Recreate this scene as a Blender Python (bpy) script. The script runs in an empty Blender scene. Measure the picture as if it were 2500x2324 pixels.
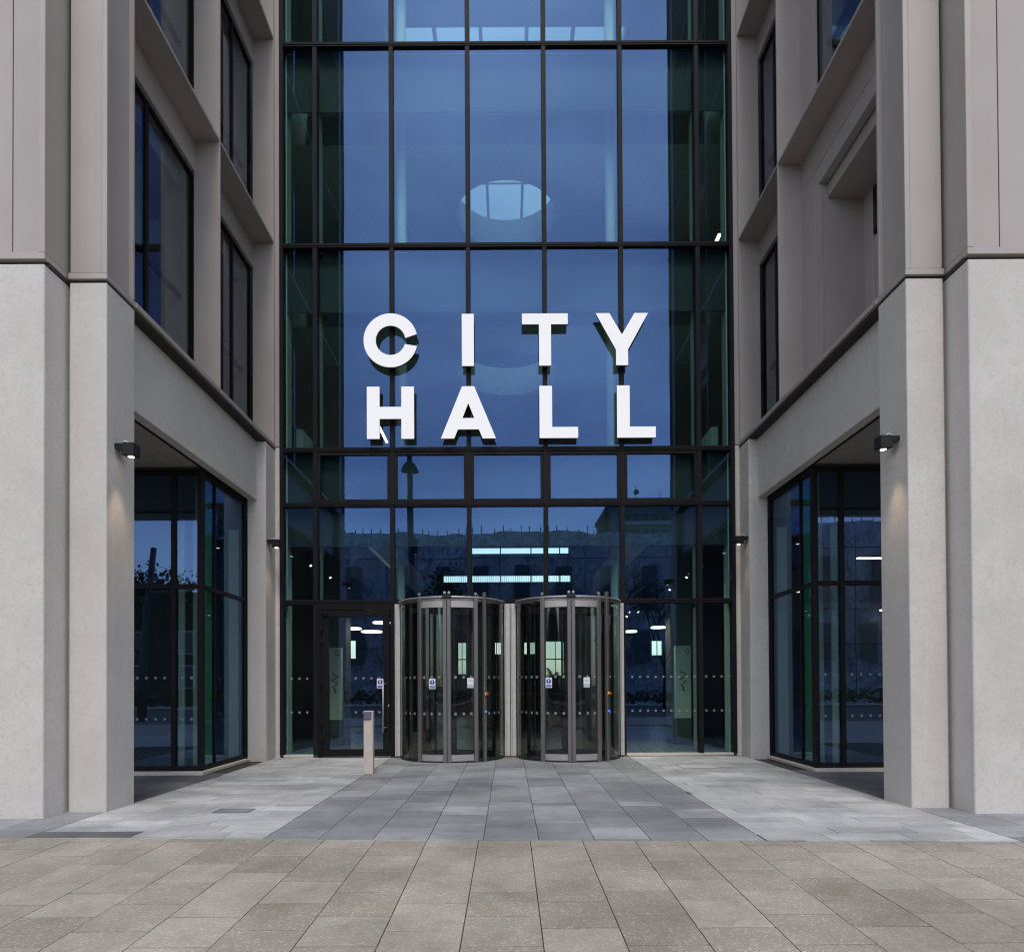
import bpy, bmesh, math, random
from math import radians, sin, cos, pi
from mathutils import Vector, Matrix

# ---------------------------------------------------------------- camera, sky, sun, exposure
S = bpy.context.scene
COL = S.collection
P, R = radians(0.65), radians(0.30)
cam = bpy.data.objects.new('camera', bpy.data.cameras.new('camera'))
COL.objects.link(cam)
cam.data.sensor_width = 36.0
cam.data.lens = 24.0
cam.data.shift_x = 0.00356
cam.data.shift_y = 0.19515
cam.data.clip_end = 2000
cam.data.clip_start = 0.05
fw = Vector((0, cos(P), sin(P))); up0 = Vector((0, -sin(P), cos(P))); rt0 = Vector((1, 0, 0))
rt = rt0*cos(R) - up0*sin(R); up = rt0*sin(R) + up0*cos(R)
M = Matrix.Identity(4)
for i in range(3):
    M[i][0], M[i][1], M[i][2] = rt[i], up[i], -fw[i]
M.translation = (0, 0, 1.45)
cam.matrix_world = M
S.camera = cam

SUN_EL = radians(56)
W = bpy.data.worlds.new('World'); S.world = W; W.use_nodes = True
nt = W.node_tree; nt.nodes.clear()
sky = nt.nodes.new('ShaderNodeTexSky'); sky.sky_type = 'NISHITA'; sky.sun_disc = False
sky.sun_elevation = SUN_EL; sky.sun_rotation = radians(180 - 4)
sky.air_density = 1.0; sky.dust_density = 1.2; sky.ozone_density = 1.5
hs = nt.nodes.new('ShaderNodeHueSaturation'); hs.inputs['Saturation'].default_value = 0.58
nt.links.new(sky.outputs[0], hs.inputs['Color'])
tc = nt.nodes.new('ShaderNodeTexCoord')
mp = nt.nodes.new('ShaderNodeMapping'); mp.inputs['Scale'].default_value = (1.6, 1.6, 4.0)
nz = nt.nodes.new('ShaderNodeTexNoise'); nz.inputs['Scale'].default_value = 1.7; nz.inputs['Detail'].default_value = 6
rp = nt.nodes.new('ShaderNodeValToRGB')
rp.color_ramp.elements[0].position = 0.38; rp.color_ramp.elements[0].color = (0.72, 0.74, 0.80, 1)
rp.color_ramp.elements[1].position = 0.64; rp.color_ramp.elements[1].color = (1.22, 1.20, 1.15, 1)
mx = nt.nodes.new('ShaderNodeMix'); mx.data_type = 'RGBA'; mx.blend_type = 'MULTIPLY'; mx.inputs[0].default_value = 1.0
bg = nt.nodes.new('ShaderNodeBackground'); bg.inputs['Strength'].default_value = 0.13
wo = nt.nodes.new('ShaderNodeOutputWorld')
nt.links.new(tc.outputs['Generated'], mp.inputs[0]); nt.links.new(mp.outputs[0], nz.inputs['Vector'])
nt.links.new(nz.outputs[0], rp.inputs[0])
nt.links.new(hs.outputs[0], mx.inputs[6]); nt.links.new(rp.outputs[0], mx.inputs[7])
sx = nt.nodes.new('ShaderNodeSeparateXYZ'); nt.links.new(tc.outputs['Generated'], sx.inputs[0])
ov = nt.nodes.new('ShaderNodeMapRange'); ov.inputs['From Min'].default_value = 0.0; ov.inputs['From Max'].default_value = 1.0
ov.inputs['To Min'].default_value = 1.50; ov.inputs['To Max'].default_value = 1.30
nt.links.new(sx.outputs['Z'], ov.inputs['Value'])
vm = nt.nodes.new('ShaderNodeVectorMath'); vm.operation = 'SCALE'
nt.links.new(mx.outputs[2], vm.inputs[0]); nt.links.new(ov.outputs[0], vm.inputs['Scale'])
nt.links.new(vm.outputs[0], bg.inputs[0]); nt.links.new(bg.outputs[0], wo.inputs[0])

sl = bpy.data.lights.new('sun', 'SUN'); sl.energy = 1.0; sl.angle = radians(16); sl.color = (1.0, 0.94, 0.87)
so = bpy.data.objects.new('sun', sl); COL.objects.link(so)
so.rotation_euler = (pi/2 - SUN_EL, 0, radians(4)); so.location = (0, -20, 40)

S.view_settings.view_transform = 'Standard'; S.view_settings.look = 'None'
S.view_settings.gamma = 1.0; S.view_settings.exposure = 0.50
S.view_settings.use_curve_mapping = False
S.render.engine = 'CYCLES'
S.cycles.use_denoising = True; S.cycles.filter_width = 1.15
S.cycles.max_bounces = 10; S.cycles.transparent_max_bounces = 24
S.cycles.glossy_bounces = 5; S.cycles.diffuse_bounces = 4
S.cycles.caustics_reflective = False; S.cycles.caustics_refractive = False
S.cycles.sample_clamp_indirect = 6.0

rnd = random.Random(7)

# ---------------------------------------------------------------- materials
MATS = {}
def node_mat(name):
    m = bpy.data.materials.new(name); m.use_nodes = True
    n = m.node_tree; n.nodes.clear(); MATS[name] = m
    out = n.nodes.new('ShaderNodeOutputMaterial')
    return m, n, out
def N(n, t, **kw):
    x = n.nodes.new(t)
    for k, v in kw.items():
        if k.startswith('_'): setattr(x, k[1:], v)
        else: x.inputs[k.replace('__', ' ')].default_value = v
    return x
def mixc(n, a, b, fac, blend='MIX'):
    m = n.nodes.new('ShaderNodeMix'); m.data_type = 'RGBA'; m.blend_type = blend
    for sock, v in ((m.inputs[0], fac), (m.inputs[6], a), (m.inputs[7], b)):
        if hasattr(v, 'is_output'): n.links.new(v, sock)
        else: sock.default_value = v if isinstance(v, float) else (*v, 1)
    return m.outputs[2]
def ramp(n, src, p0, c0, p1, c1):
    r = n.nodes.new('ShaderNodeValToRGB'); n.links.new(src, r.inputs[0])
    e = r.color_ramp.elements
    e[0].position, e[1].position = p0, p1
    e[0].color = (c0, c0, c0, 1) if isinstance(c0, (int, float)) else (*c0, 1)
    e[1].color = (c1, c1, c1, 1) if isinstance(c1, (int, float)) else (*c1, 1)
    return r.outputs[0]
def coords(n, scale=(1, 1, 1), kind='Object', randomise=True):
    t = n.nodes.new('ShaderNodeTexCoord'); mp = n.nodes.new('ShaderNodeMapping')
    mp.inputs['Scale'].default_value = scale
    n.links.new(t.outputs[kind], mp.inputs[0])
    if randomise:
        oi = n.nodes.new('ShaderNodeObjectInfo'); mm = n.nodes.new('ShaderNodeMath'); mm.operation = 'MULTIPLY'
        mm.inputs[1].default_value = 57.0; n.links.new(oi.outputs['Random'], mm.inputs[0])
        n.links.new(mm.outputs[0], mp.inputs['Location'])
    return mp.outputs[0]
def noise(n, vec, scale, detail=4, rough=0.55, dist=0.0):
    x = n.nodes.new('ShaderNodeTexNoise'); n.links.new(vec, x.inputs['Vector'])
    x.inputs['Scale'].default_value = scale; x.inputs['Detail'].default_value = detail
    x.inputs['Roughness'].default_value = rough; x.inputs['Distortion'].default_value = dist
    return x.outputs[0]
def bump(n, h, strength, distance, normal=None):
    b = n.nodes.new('ShaderNodeBump'); n.links.new(h, b.inputs['Height'])
    b.inputs['Strength'].default_value = strength; b.inputs['Distance'].default_value = distance
    if normal is not None: n.links.new(normal, b.inputs['Normal'])
    return b.outputs[0]
def principled(n, out, color, rough=0.6, metal=0.0, normal=None, spec=0.5):
    p = n.nodes.new('ShaderNodeBsdfPrincipled')
    if hasattr(color, 'is_output'): n.links.new(color, p.inputs['Base Color'])
    else: p.inputs['Base Color'].default_value = (*color, 1)
    if hasattr(rough, 'is_output'): n.links.new(rough, p.inputs['Roughness'])
    else: p.inputs['Roughness'].default_value = rough
    p.inputs['Metallic'].default_value = metal
    p.inputs['Specular IOR Level'].default_value = spec
    if normal is not None: n.links.new(normal, p.inputs['Normal'])
    n.links.new(p.outputs[0], out.inputs[0]); return p

def m_simple(name, color, rough=0.6, metal=0.0, var=0.08, scale=9.0, spec=0.5):
    m, n, o = node_mat(name)
    v = coords(n); f = noise(n, v, scale, 5)
    c = mixc(n, color, tuple(min(1, k*(1+var*2)) for k in color), ramp(n, f, .3, 0, .7, 1))
    r = ramp(n, noise(n, v, scale*3, 3), .3, max(0.02, rough-.06), .7, min(1, rough+.06))
    principled(n, o, c, r, metal, None, spec)
    return m

def m_stone():
    m, n, o = node_mat('cast_stone')
    v = coords(n); 
    big = noise(n, v, 0.9, 5, .6, .4); mid = noise(n, v, 7, 6, .65); fine = noise(n, v, 90, 3, .7)
    st = noise(n, coords(n, (5.5, 5.5, .22)), 1.0, 5, .6)
    c = mixc(n, (.53, .495, .455), (.635, .60, .56), ramp(n, big, .3, 0, .72, 1))
    c = mixc(n, c, (.50, .45, .39), ramp(n, mid, .50, 0, .8, .6))
    c = mixc(n, c, (.66, .64, .62), ramp(n, st, .58, 0, .82, .55))
    c = mixc(n, c, (.40, .38, .365), ramp(n, fine, .54, 0, .72, .75))
    md = noise(n, v, 24, 4, .7); c = mixc(n, c, (.43, .41, .39), ramp(n, md, .52, 0, .70, .5))
    sp = noise(n, v, 60, 3); c = mixc(n, c, (.30, .28, .26), ramp(n, sp, .72, 0, .78, .55))
    principled(n, o, c, .78, 0, bump(n, fine, .25, .0015, bump(n, mid, .15, .003)), .35)
    return m
def m_clad():
    m, n, o = node_mat('bronze_cladding')
    v = coords(n); big = noise(n, v, .8, 4); fine = noise(n, v, 240, 2)
    st = noise(n, coords(n, (7, 7, .18)), 1.0, 4)
    c = mixc(n, (.365, .322, .295), (.420, .375, .345), ramp(n, big, .3, 0, .7, 1))
    c = mixc(n, c, (.44, .395, .365), ramp(n, st, .56, 0, .8, .35))
    c = mixc(n, c, (.28, .245, .22), ramp(n, fine, .55, 0, .75, .35))
    w = noise(n, coords(n, (1, 1, .4)), 1.1, 2)
    r = ramp(n, noise(n, v, 3.0, 4), .3, .44, .7, .54)
    principled(n, o, c, r, .08, bump(n, w, .3, .003), .45)
    return m
def m_slab(name, dark, light, spot, grain, stain, tone=.22):
    m, n, o = node_mat(name)
    v = coords(n); oi = n.nodes.new('ShaderNodeObjectInfo')
    c = mixc(n, dark, light, oi.outputs['Random'])
    vor = n.nodes.new('ShaderNodeTexVoronoi'); vor.inputs['Scale'].default_value = grain
    n.links.new(v, vor.inputs['Vector'])
    c = mixc(n, c, spot, ramp(n, vor.outputs['Color'], .70, 0, .78, .5))
    f2 = noise(n, v, grain*1.3, 3, .7)
    c = mixc(n, c, tuple(k*.45 for k in dark), ramp(n, f2, .60, 0, .72, .6))
    bigg = noise(n, coords(n, (1, 1, 1), 'Generated'), 1.9, 5, .62, .6)
    c = mixc(n, c, stain, ramp(n, bigg, .48, 0, .75, .55))
    t2 = n.nodes.new('ShaderNodeNewGeometry')
    wv = noise(n, t2.outputs['Position'], .85, 5, .6, .3)
    c = mixc(n, c, (1-tone*1.2, 1-tone*1.2, 1-tone*1.2), ramp(n, wv, .38, 1.0, .62, 0), 'MULTIPLY')
    wet = ramp(n, wv, .3, .55, .7, .82)
    principled(n, o, c, wet, 0, bump(n, f2, .35, .0015), .4)
    return m
def m_glass(name, trans, refl, base, wave=0.0, power=4.0, rough=0.0):
    m, n, o = node_mat(name)
    t = N(n, 'ShaderNodeBsdfTransparent'); t.inputs[0].default_value = (*trans, 1)
    g = N(n, 'ShaderNodeBsdfGlossy'); g.inputs[0].default_value = (*refl, 1); g.inputs['Roughness'].default_value = rough
    lw = n.nodes.new('ShaderNodeLayerWeight'); lw.inputs[0].default_value = .5
    pw = n.nodes.new('ShaderNodeMath'); pw.operation = 'POWER'; pw.inputs[1].default_value = power
    n.links.new(lw.outputs['Facing'], pw.inputs[0])
    mr = n.nodes.new('ShaderNodeMapRange'); mr.inputs['To Min'].default_value = base; mr.inputs['To Max'].default_value = min(1, base + .55)
    n.links.new(pw.outputs[0], mr.inputs['Value'])
    if wave:
        h = noise(n, coords(n), 0.75, 1.5, .4)
        n.links.new(bump(n, h, 1.0, wave), g.inputs['Normal'])
    mxs = n.nodes.new('ShaderNodeMixShader')
    n.links.new(mr.outputs[0], mxs.inputs[0]); n.links.new(t.outputs[0], mxs.inputs[1]); n.links.new(g.outputs[0], mxs.inputs[2])
    n.links.new(mxs.outputs[0], o.inputs[0])
    return m
def m_emit(name, color, strength, edge=None):
    m, n, o = node_mat(name)
    e = N(n, 'ShaderNodeEmission', Strength=strength); e.inputs[0].default_value = (*color, 1)
    n.links.new(e.outputs[0], o.inputs[0]); return m

STONE = m_stone(); CLAD = m_clad()
DARK = m_simple('charcoal_frame', (.009, .009, .010), .55, 0, .08, 9, .12)
FRAME = m_simple('dark_bronze_frame', (.0125, .0115, .0135), .55, 0, .08, 9, .12)
GAP = m_simple('shadow_gap', (.03, .028, .026), .9)
SEAL = m_simple('sealant', (.36, .32, .24), .8)
SOFF = m_simple('soffit_panel', (.30, .285, .27), .6)
STEEL = m_simple('brushed_steel', (.46, .43, .41), .44, .7, .05, 30)
STEELD = m_simple('dark_steel', (.27, .25, .24), .33, .8, .05, 30)
ALU = m_simple('pale_aluminium', (.56, .53, .50), .42, .25)
BLACK = m_simple('black_plastic', (.012, .012, .013), .4)
LAMP = m_simple('lamp_housing', (.010, .010, .012), .6, 0, .08, 9, .3)
FIN = m_simple('pale_inner_fin', (.40, .42, .38), .6)
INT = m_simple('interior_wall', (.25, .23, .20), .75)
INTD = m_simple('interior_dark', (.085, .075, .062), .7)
INTW = m_simple('interior_white', (.74, .73, .70), .7)
PLASTER = m_simple('interior_ceiling', (.46, .45, .43), .8)
SLABE = m_simple('slab_edge', (.34, .34, .335), .75)
BULK = m_simple('bulkhead', (.018, .020, .024), .7)
LOBBY = m_simple('lobby_floor', (.11, .105, .10), .28)
GREEN = m_simple('green_panel', (.12, .42, .16), .55)
MAT_ = m_simple('door_mat', (.03, .03, .032), .95)
PLINTH = m_simple('plinth_stone', (.55, .49, .43), .75)
SIGNW = m_simple('sign_white', (.74, .75, .76), .5)
SIGNB = m_simple('sign_blue', (.02, .06, .42), .5)
INK = m_simple('ink_black', (.03, .03, .03), .6)
RED = m_simple('button_red', (.55, .02, .015), .35)
YEL = m_simple('button_yellow', (.75, .42, .02), .4)
DOT = m_simple('frosted_dot', (.17, .19, .19), .7)
POST = m_simple('post_paint', (.47, .42, .37), .55)
ASPH = m_simple('asphalt', (.055, .055, .058), .85, 0, .2, 40)
KERB = m_simple('kerb_stone', (.33, .32, .31), .8)
CABLE = m_simple('white_cable', (.75, .75, .78), .5)
BARK = m_simple('bark', (.06, .045, .035), .9)
LEAF = m_simple('leaf', (.035, .055, .02), .6, 0, .5)
PALM = m_simple('palm_leaf', (.05, .09, .03), .5, 0, .4)
DRY = m_simple('dry_leaf', (.30, .15, .05), .8, 0, .4, 30)
CAN = m_simple('letter_return', (.16, .14, .12), .5, .3)
GALV = m_simple('lamp_post_grey', (.10, .105, .11), .5, .4)
CONC = m_simple('tower_concrete', (.30, .30, .29), .8)
TGLASS = m_simple('tower_window', (.06, .08, .10), .15)
BRICKD = m_simple('dark_building', (.07, .06, .055), .85)
GRASSM = m_simple('ground_cover', (.06, .07, .035), .9, 0, .5, 30)
BEIGE = m_slab('beige_slab', (.315, .276, .222), (.425, .380, .318), (.58, .54, .48), 80, (.285, .225, .155), .22)
GREY = m_slab('grey_granite', (.225, .23, .24), (.36, .365, .375), (.44, .445, .455), 150, (.21, .205, .20), .26)
DGREY = m_slab('dark_granite', (.135, .135, .14), (.18, .18, .185), (.26, .26, .27), 150, (.11, .11, .11), .3)
WHITE = m_slab('white_granite', (.40, .40, .40), (.56, .56, .565), (.62, .62, .63), 150, (.37, .36, .345), .28)
BED = m_simple('joint_sand', (.055, .048, .038), .95)
GLASS = m_glass('facade_glass', (.62, .87, .81), (.185, .345, .73), .20, .0018)
GLASSW = m_glass('wing_glass', (.56, .64, .60), (.40, .40, .52), .20, .0006, 3.0)
BOXG = m_glass('corner_glass', (.62, .78, .72), (.205, .350, .68), .22, .0012)
CLEAR = m_glass('clear_back', (1, 1, 1), (1, 1, 1), 0.0)
DOORG = m_glass('door_glass', (.66, .76, .71), (.75, .85, .85), .07)
CURVG = m_glass('curved_glass', (.76, .80, .77), (.80, .86, .86), .07, 0, 3)
SKYG = m_glass('skylight_glass', (.90, .97, .98), (.8, .9, 1), .06)
LETTER = m_emit('letter_face', (.94, .94, 1.0), 0.66)
LENS = m_emit('lamp_lens', (1.0, .78, .48), 6.0)
LED = m_emit('led_white', (1.0, .93, .80), 3.2)
LEDC = m_emit('led_cool', (.9, 1.0, .98), 1.4)
BLUEL = m_emit('indicator_blue', (.1, .2, 1.0), 1.0)

def m_foil():
    m, n, o = node_mat('wrapped_sheeting')
    v = coords(n, (1, 1, .6), randomise=False); w = noise(n, v, .45, 5, .6, 1.2); x = noise(n, v, .8, 4, .6, 2.2)
    a = n.nodes.new('ShaderNodeMath'); a.operation = 'SUBTRACT'; a.inputs[1].default_value = .5; n.links.new(x, a.inputs[0])
    b = n.nodes.new('ShaderNodeMath'); b.operation = 'ABSOLUTE'; n.links.new(a.outputs[0], b.inputs[0])
    c = mixc(n, (.50, .53, .56), (.84, .86, .88), ramp(n, w, .40, 0, .62, 1))
    c = mixc(n, c, (.90, .92, .94), ramp(n, b.outputs[0], .0, 1.0, .045, 0))
    c = mixc(n, c, (.26, .28, .30), ramp(n, b.outputs[0], .08, 0, .16, .85))
    p = principled(n, o, c, .3, 0, bump(n, b.outputs[0], .9, .6), .9)
    tr = n.nodes.new('ShaderNodeBsdfTranslucent'); n.links.new(c, tr.inputs[0])
    ms = n.nodes.new('ShaderNodeMixShader'); ms.inputs[0].default_value = .08
    n.links.new(p.outputs[0], ms.inputs[1]); n.links.new(tr.outputs[0], ms.inputs[2]); n.links.new(ms.outputs[0], o.inputs[0])
    return m
FOIL = m_foil()

# ---------------------------------------------------------------- object helpers
def wpos(o):
    p = Vector((0, 0, 0))
    while o is not None:
        p += o.location; o = o.parent
    return p
def link(o, parent=None, loc=(0, 0, 0)):
    COL.objects.link(o)
    if parent is not None:
        o.parent = parent; o.location = Vector(loc) - wpos(parent)
    else: o.location = loc
    return o
def tag(o, label=None, cat=None, group=None, kind=None):
    if label: o['label'] = label
    if cat: o['category'] = cat
    if group: o['group'] = group
    if kind: o['kind'] = kind
    return o
def empty(name, loc, parent=None):
    return link(bpy.data.objects.new(name, None), parent, loc)
def mesh_from(bm, name, mats):
    me = bpy.data.meshes.new(name); bm.normal_update(); bm.to_mesh(me); bm.free()
    for m in (mats if isinstance(mats, (list, tuple)) else [mats]): me.materials.append(m)
    return me
def obj(name, bm, mats, parent=None, loc=(0, 0, 0), smooth=False):
    me = mesh_from(bm, name, mats)
    if smooth:
        for p in me.polygons: p.use_smooth = True
    return link(bpy.data.objects.new(name, me), parent, loc)
def bbox(bm, x0, x1, y0, y1, z0, z1, mi=0):
    vs = [bm.verts.new(p) for p in ((x0, y0, z0), (x1, y0, z0), (x1, y1, z0), (x0, y1, z0), (x0, y0, z1), (x1, y0, z1), (x1, y1, z1), (x0, y1, z1))]
    fs = []
    for q in ((0, 3, 2, 1), (4, 5, 6, 7), (0, 1, 5, 4), (1, 2, 6, 5), (2, 3, 7, 6), (3, 0, 4, 7)):
        f = bm.faces.new([vs[k] for k in q]); f.material_index = mi; fs.append(f)
    return vs, fs
def box(name, x0, x1, y0, y1, z0, z1, mat, parent=None, bev=0.0, seg=1):
    x0, x1 = min(x0, x1), max(x0, x1); y0, y1 = min(y0, y1), max(y0, y1)
    c = ((x0+x1)/2, (y0+y1)/2, z0)
    bm = bmesh.new(); bbox(bm, x0-c[0], x1-c[0], y0-c[1], y1-c[1], 0, z1-z0)
    if bev: bmesh.ops.bevel(bm, geom=bm.edges[:], offset=bev, segments=seg, affect='EDGES', profile=.5)
    return obj(name, bm, mat, parent, c)
def pane(name, x0, x1, y0, y1, z0, z1, mat, parent, front):
    """a thin glass sheet; `front` is the axis/sign of the coated face: '-y', '+x', '-x'"""
    c = ((x0+x1)/2, (y0+y1)/2, z0)
    bm = bmesh.new(); _, fs = bbox(bm, x0-c[0], x1-c[0], y0-c[1], y1-c[1], 0, z1-z0, 1)
    fs[{'-y': 2, '+x': 3, '+y': 4, '-x': 5}[front]].material_index = 0
    o = obj(name, bm, [mat, CLEAR], parent, c)
    return o
def tube(bm, pts, r, n=8, caps=True, r1=None, mi=0):
    rings = []
    L = len(pts)
    for i, p in enumerate(pts):
        p = Vector(p)
        d = (Vector(pts[min(i+1, L-1)]) - Vector(pts[max(i-1, 0)])).normalized()
        a = d.cross(Vector((0, 0, 1)))
        if a.length < 1e-3: a = Vector((1, 0, 0))
        a.normalize(); b = d.cross(a).normalized()
        rr = r if r1 is None else r + (r1-r)*i/(L-1)
        rings.append([bm.verts.new(p + (a*cos(2*pi*k/n) + b*sin(2*pi*k/n))*rr) for k in range(n)])
    for i in range(L-1):
        for k in range(n):
            f = bm.faces.new([rings[i][k], rings[i][(k+1) % n], rings[i+1][(k+1) % n], rings[i+1][k]]); f.material_index = mi; f.smooth = True
    if caps:
        f = bm.faces.new(rings[0][::-1]); f.material_index = mi
        f = bm.faces.new(rings[-1]); f.material_index = mi
def cyl(name, c, r, z0, z1, mat, parent=None, n=20, r1=None):
    bm = bmesh.new(); tube(bm, [(0, 0, 0), (0, 0, z1-z0)], r, n, True, r1)
    return obj(name, bm, mat, parent, (c[0], c[1], z0))
def prism(bm, poly, y0, y1, mi=(0, 1)):
    """poly in (x,z); extruded from y0 (front) to y1"""
    a = [bm.verts.new((x, y0, z)) for x, z in poly]; b = [bm.verts.new((x, y1, z)) for x, z in poly]
    f = bm.faces.new(a); f.material_index = mi[0]
    f2 = bm.faces.new(b[::-1]); f2.material_index = mi[1]
    k = len(poly)
    for i in range(k):
        q = bm.faces.new([a[i], b[i], b[(i+1) % k], a[(i+1) % k]]); q.material_index = mi[1]
def text_mesh(s, size, mat, name, align='CENTER', spacing=1.0):
    cu = bpy.data.curves.new(name, 'FONT'); cu.body = s; cu.size = size
    cu.align_x = align; cu.align_y = 'CENTER'; cu.extrude = 0.0004; cu.space_line = 0.95
    t = bpy.data.objects.new(name, cu); COL.objects.link(t)
    dg = bpy.context.evaluated_depsgraph_get()
    me = bpy.data.meshes.new_from_object(t.evaluated_get(dg)); me.name = name
    bpy.data.objects.remove(t); me.materials.clear(); me.materials.append(mat)
    me.transform(Matrix.Rotation(pi/2, 4, 'X'))     # stand up, facing -Y
    return me
def text(s, size, mat, parent, loc, name='lettering'):
    return link(bpy.data.objects.new(name, text_mesh(s, size, mat, name)), parent, loc)
def arcstrip(bm, cx, cy, r0, r1, a0, a1, z0, z1, n=10, mi=0):
    """curved bar; angle 0 faces -Y, positive toward +X"""
    cols = []
    for i in range(n+1):
        a = radians(a0 + (a1-a0)*i/n)
        cols.append([bm.verts.new((cx + r*sin(a), cy - r*cos(a), z)) for r, z in ((r1, z0), (r1, z1), (r0, z1), (r0, z0))])
    for i in range(n):
        for k in range(4):
            f = bm.faces.new([cols[i][k], cols[i+1][k], cols[i+1][(k+1) % 4], cols[i][(k+1) % 4]]); f.material_index = mi
    bm.faces.new(cols[0]); bm.faces.new(cols[-1][::-1])

# ---------------------------------------------------------------- ground
def clip(poly, fn):
    out = []
    for i in range(len(poly)):
        a, b = poly[i], poly[(i+1) % len(poly)]; fa, fb = fn(a), fn(b)
        if fa >= 0: out.append(a)
        if (fa >= 0) != (fb >= 0):
            t = fa/(fa-fb); out.append((a[0]+(b[0]-a[0])*t, a[1]+(b[1]-a[1])*t))
    return out
def LINE(x): return 6.36 - .036*x
def sheet(name, poly, z, mat, kind='structure', thick=0.0):
    bm = bmesh.new()
    if thick:
        a = [bm.verts.new((x, y, z)) for x, y in poly]; b = [bm.verts.new((x, y, z-thick)) for x, y in poly]
        bm.faces.new(a); k = len(poly)
        for i in range(k): bm.faces.new([a[i], b[i], b[(i+1) % k], a[(i+1) % k]])
    else: bm.faces.new([bm.verts.new((x, y, z)) for x, y in poly])
    o = obj(name, bm, mat); o['kind'] = kind
    return o
g = sheet('ground', [(-400, -500), (400, -500), (400, 300), (-400, 300)], -.25, ASPH)
SLABS = {}
def slab(parent, poly, mat, z=0.0, h=.05, origin=(0, 0, 0)):
    """one paving slab, top at z (+- 1 mm), chamfered by an inset top"""
    xs = [p[0] for p in poly]; ys = [p[1] for p in poly]
    if max(xs)-min(xs) < .03 or max(ys)-min(ys) < .03: return
    cx, cy = (max(xs)+min(xs))/2, (max(ys)+min(ys))/2
    key = (mat.name,) + tuple((round(x-cx, 3), round(y-cy, 3)) for x, y in poly)
    me = SLABS.get(key)
    if me is None:
        bm = bmesh.new(); q = len(poly)
        lo = [bm.verts.new((x-cx, y-cy, -h)) for x, y in poly]
        mid = [bm.verts.new((x-cx, y-cy, -.002)) for x, y in poly]
        top = []
        for x, y in poly:
            d = Vector((cx-x, cy-y)); d = d.normalized()*.0022
            top.append(bm.verts.new((x-cx+d.x, y-cy+d.y, 0)))
        bm.faces.new(top)
        for i in range(q):
            j = (i+1) % q
            bm.faces.new([lo[i], lo[j], mid[j], mid[i]]); bm.faces.new([mid[i], mid[j], top[j], top[i]])
        me = mesh_from(bm, 'slab', mat); SLABS[key] = me
    o = bpy.data.objects.new('slab', me); COL.objects.link(o); o.parent = parent
    o.location = (cx-origin[0], cy-origin[1], z + rnd.uniform(-.0012, .0012) - origin[2])
    o.rotation_euler = (rnd.uniform(-.0018, .0018), rnd.uniform(-.0018, .0018), 0)
    return o
def rect(x0, x1, y0, y1, gp=.0030, gy=.0072): return [(x0+gp, y0+gy), (x1-gp, y0+gy), (x1-gp, y1-gy), (x0+gp, y1-gy)]

# beige forecourt, falling gently toward the street
bei = sheet('beige_paving', [(-9, -10), (9, -10), (9, 0), (-9, 0)], 0, BED)
bei.location = (0, 6.36, -.018); bei.rotation_euler = (.024, 0, 0)
cw = .480
for i in range(-12, 12):
    x0 = -.285 + i*cw; off = (.5 if i % 2 else 0)*cw + rnd.uniform(-.02, .02)
    for j in range(-1, 9):
        y1 = -j*cw + off; p = clip(rect(x0, x0+cw, y1-cw, y1), lambda q: -.036*q[0]-.006-q[1])
        if len(p) >= 3 and y1 > -4.0: slab(bei, p, BEIGE, .018)
far = sheet('forecourt', [(-40, -6), (40, -6), (40, 1.85), (-40, 1.85)], -.16, BEIGE, thick=.2)
for s in (-1, 1):
    sheet('side_paving', [(s*6.05, 1.5), (s*40, 1.5), (s*40, 9), (s*6.05, 9)][::s], -.035, BEIGE)

# granite apron in front of the doors
gp = sheet('grey_paving', [(-9.5, LINE(-9.5)), (9.5, LINE(9.5)), (9.5, 14.5), (-9.5, 14.5)], -.012, BED)
front = lambda q: q[1]-LINE(q[0])-.006
MJ = 8.36
for i in range(9):
    x0 = -2.32 + i*.5195; rows = []
    y = MJ - (.25 if i % 2 else 0)
    ys = [MJ]
    while y > 5.9: 
        if y < MJ: ys.append(y)
        y -= .49
    ys.append(y); ys.sort()
    y = MJ + (.25 if i % 2 else .49)
    while y < 14.4: ys.append(y); y += .49
    for a, b in zip(ys, ys[1:]):
        p = clip(rect(x0, x0+.5195, a, b), front)
        if len(p) >= 3: slab(gp, p, GREY)
dp = sheet('dark_paving', [(-9.4, 6.9), (-4.7, 6.9), (-4.7, 14.0), (-9.4, 14.0)], -.010, BED)
for s in (-1, 1):
    for i in range(5):
        x0 = s*(4.645 + i*.52); x1 = x0 + s*.52; x0, x1 = min(x0, x1), max(x0, x1)
        for j in range(11):
            y0 = 5.9 + j*.49 + (.25 if i % 2 else 0)
            p = clip(rect(x0, x1, y0, y0+.49), front)
            if len(p) >= 3: slab(dp, p, DGREY if y0 > 8.2 else GREY)
wp = sheet('white_paving', [(-4.64, LINE(-4.64)), (-2.33, LINE(-2.33)), (-2.33, 13.6), (-4.64, 13.6)], -.009, BED)
LENS_ = (.45, .60, .60, .75, .90)
for s in (-1, 1):
    j = 0; y0 = LINE(s*3.5) - .2
    xa, xb = (-4.64, -2.325) if s < 0 else (2.36, 4.64)
    while y0 < 13.5:
        dy = .268 if abs(y0+.268-MJ) > .13 else MJ-y0
        x = xa - rnd.uniform(0, .45)
        while x < xb:
            L = rnd.choice(LENS_); a, b = max(x, xa), min(x+L, xb)
            if xb - b < .12: b = xb
            p = clip(rect(a, b, y0, y0+dy), front)
            mat = WHITE
            if s < 0 and j == 1 and (a < -4.0 or -3.5 < a < -2.9): mat = DGREY
            if len(p) >= 3: slab(wp, p, mat)
            x = b if b == xb else x + L
        y0 += dy; j += 1

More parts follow.
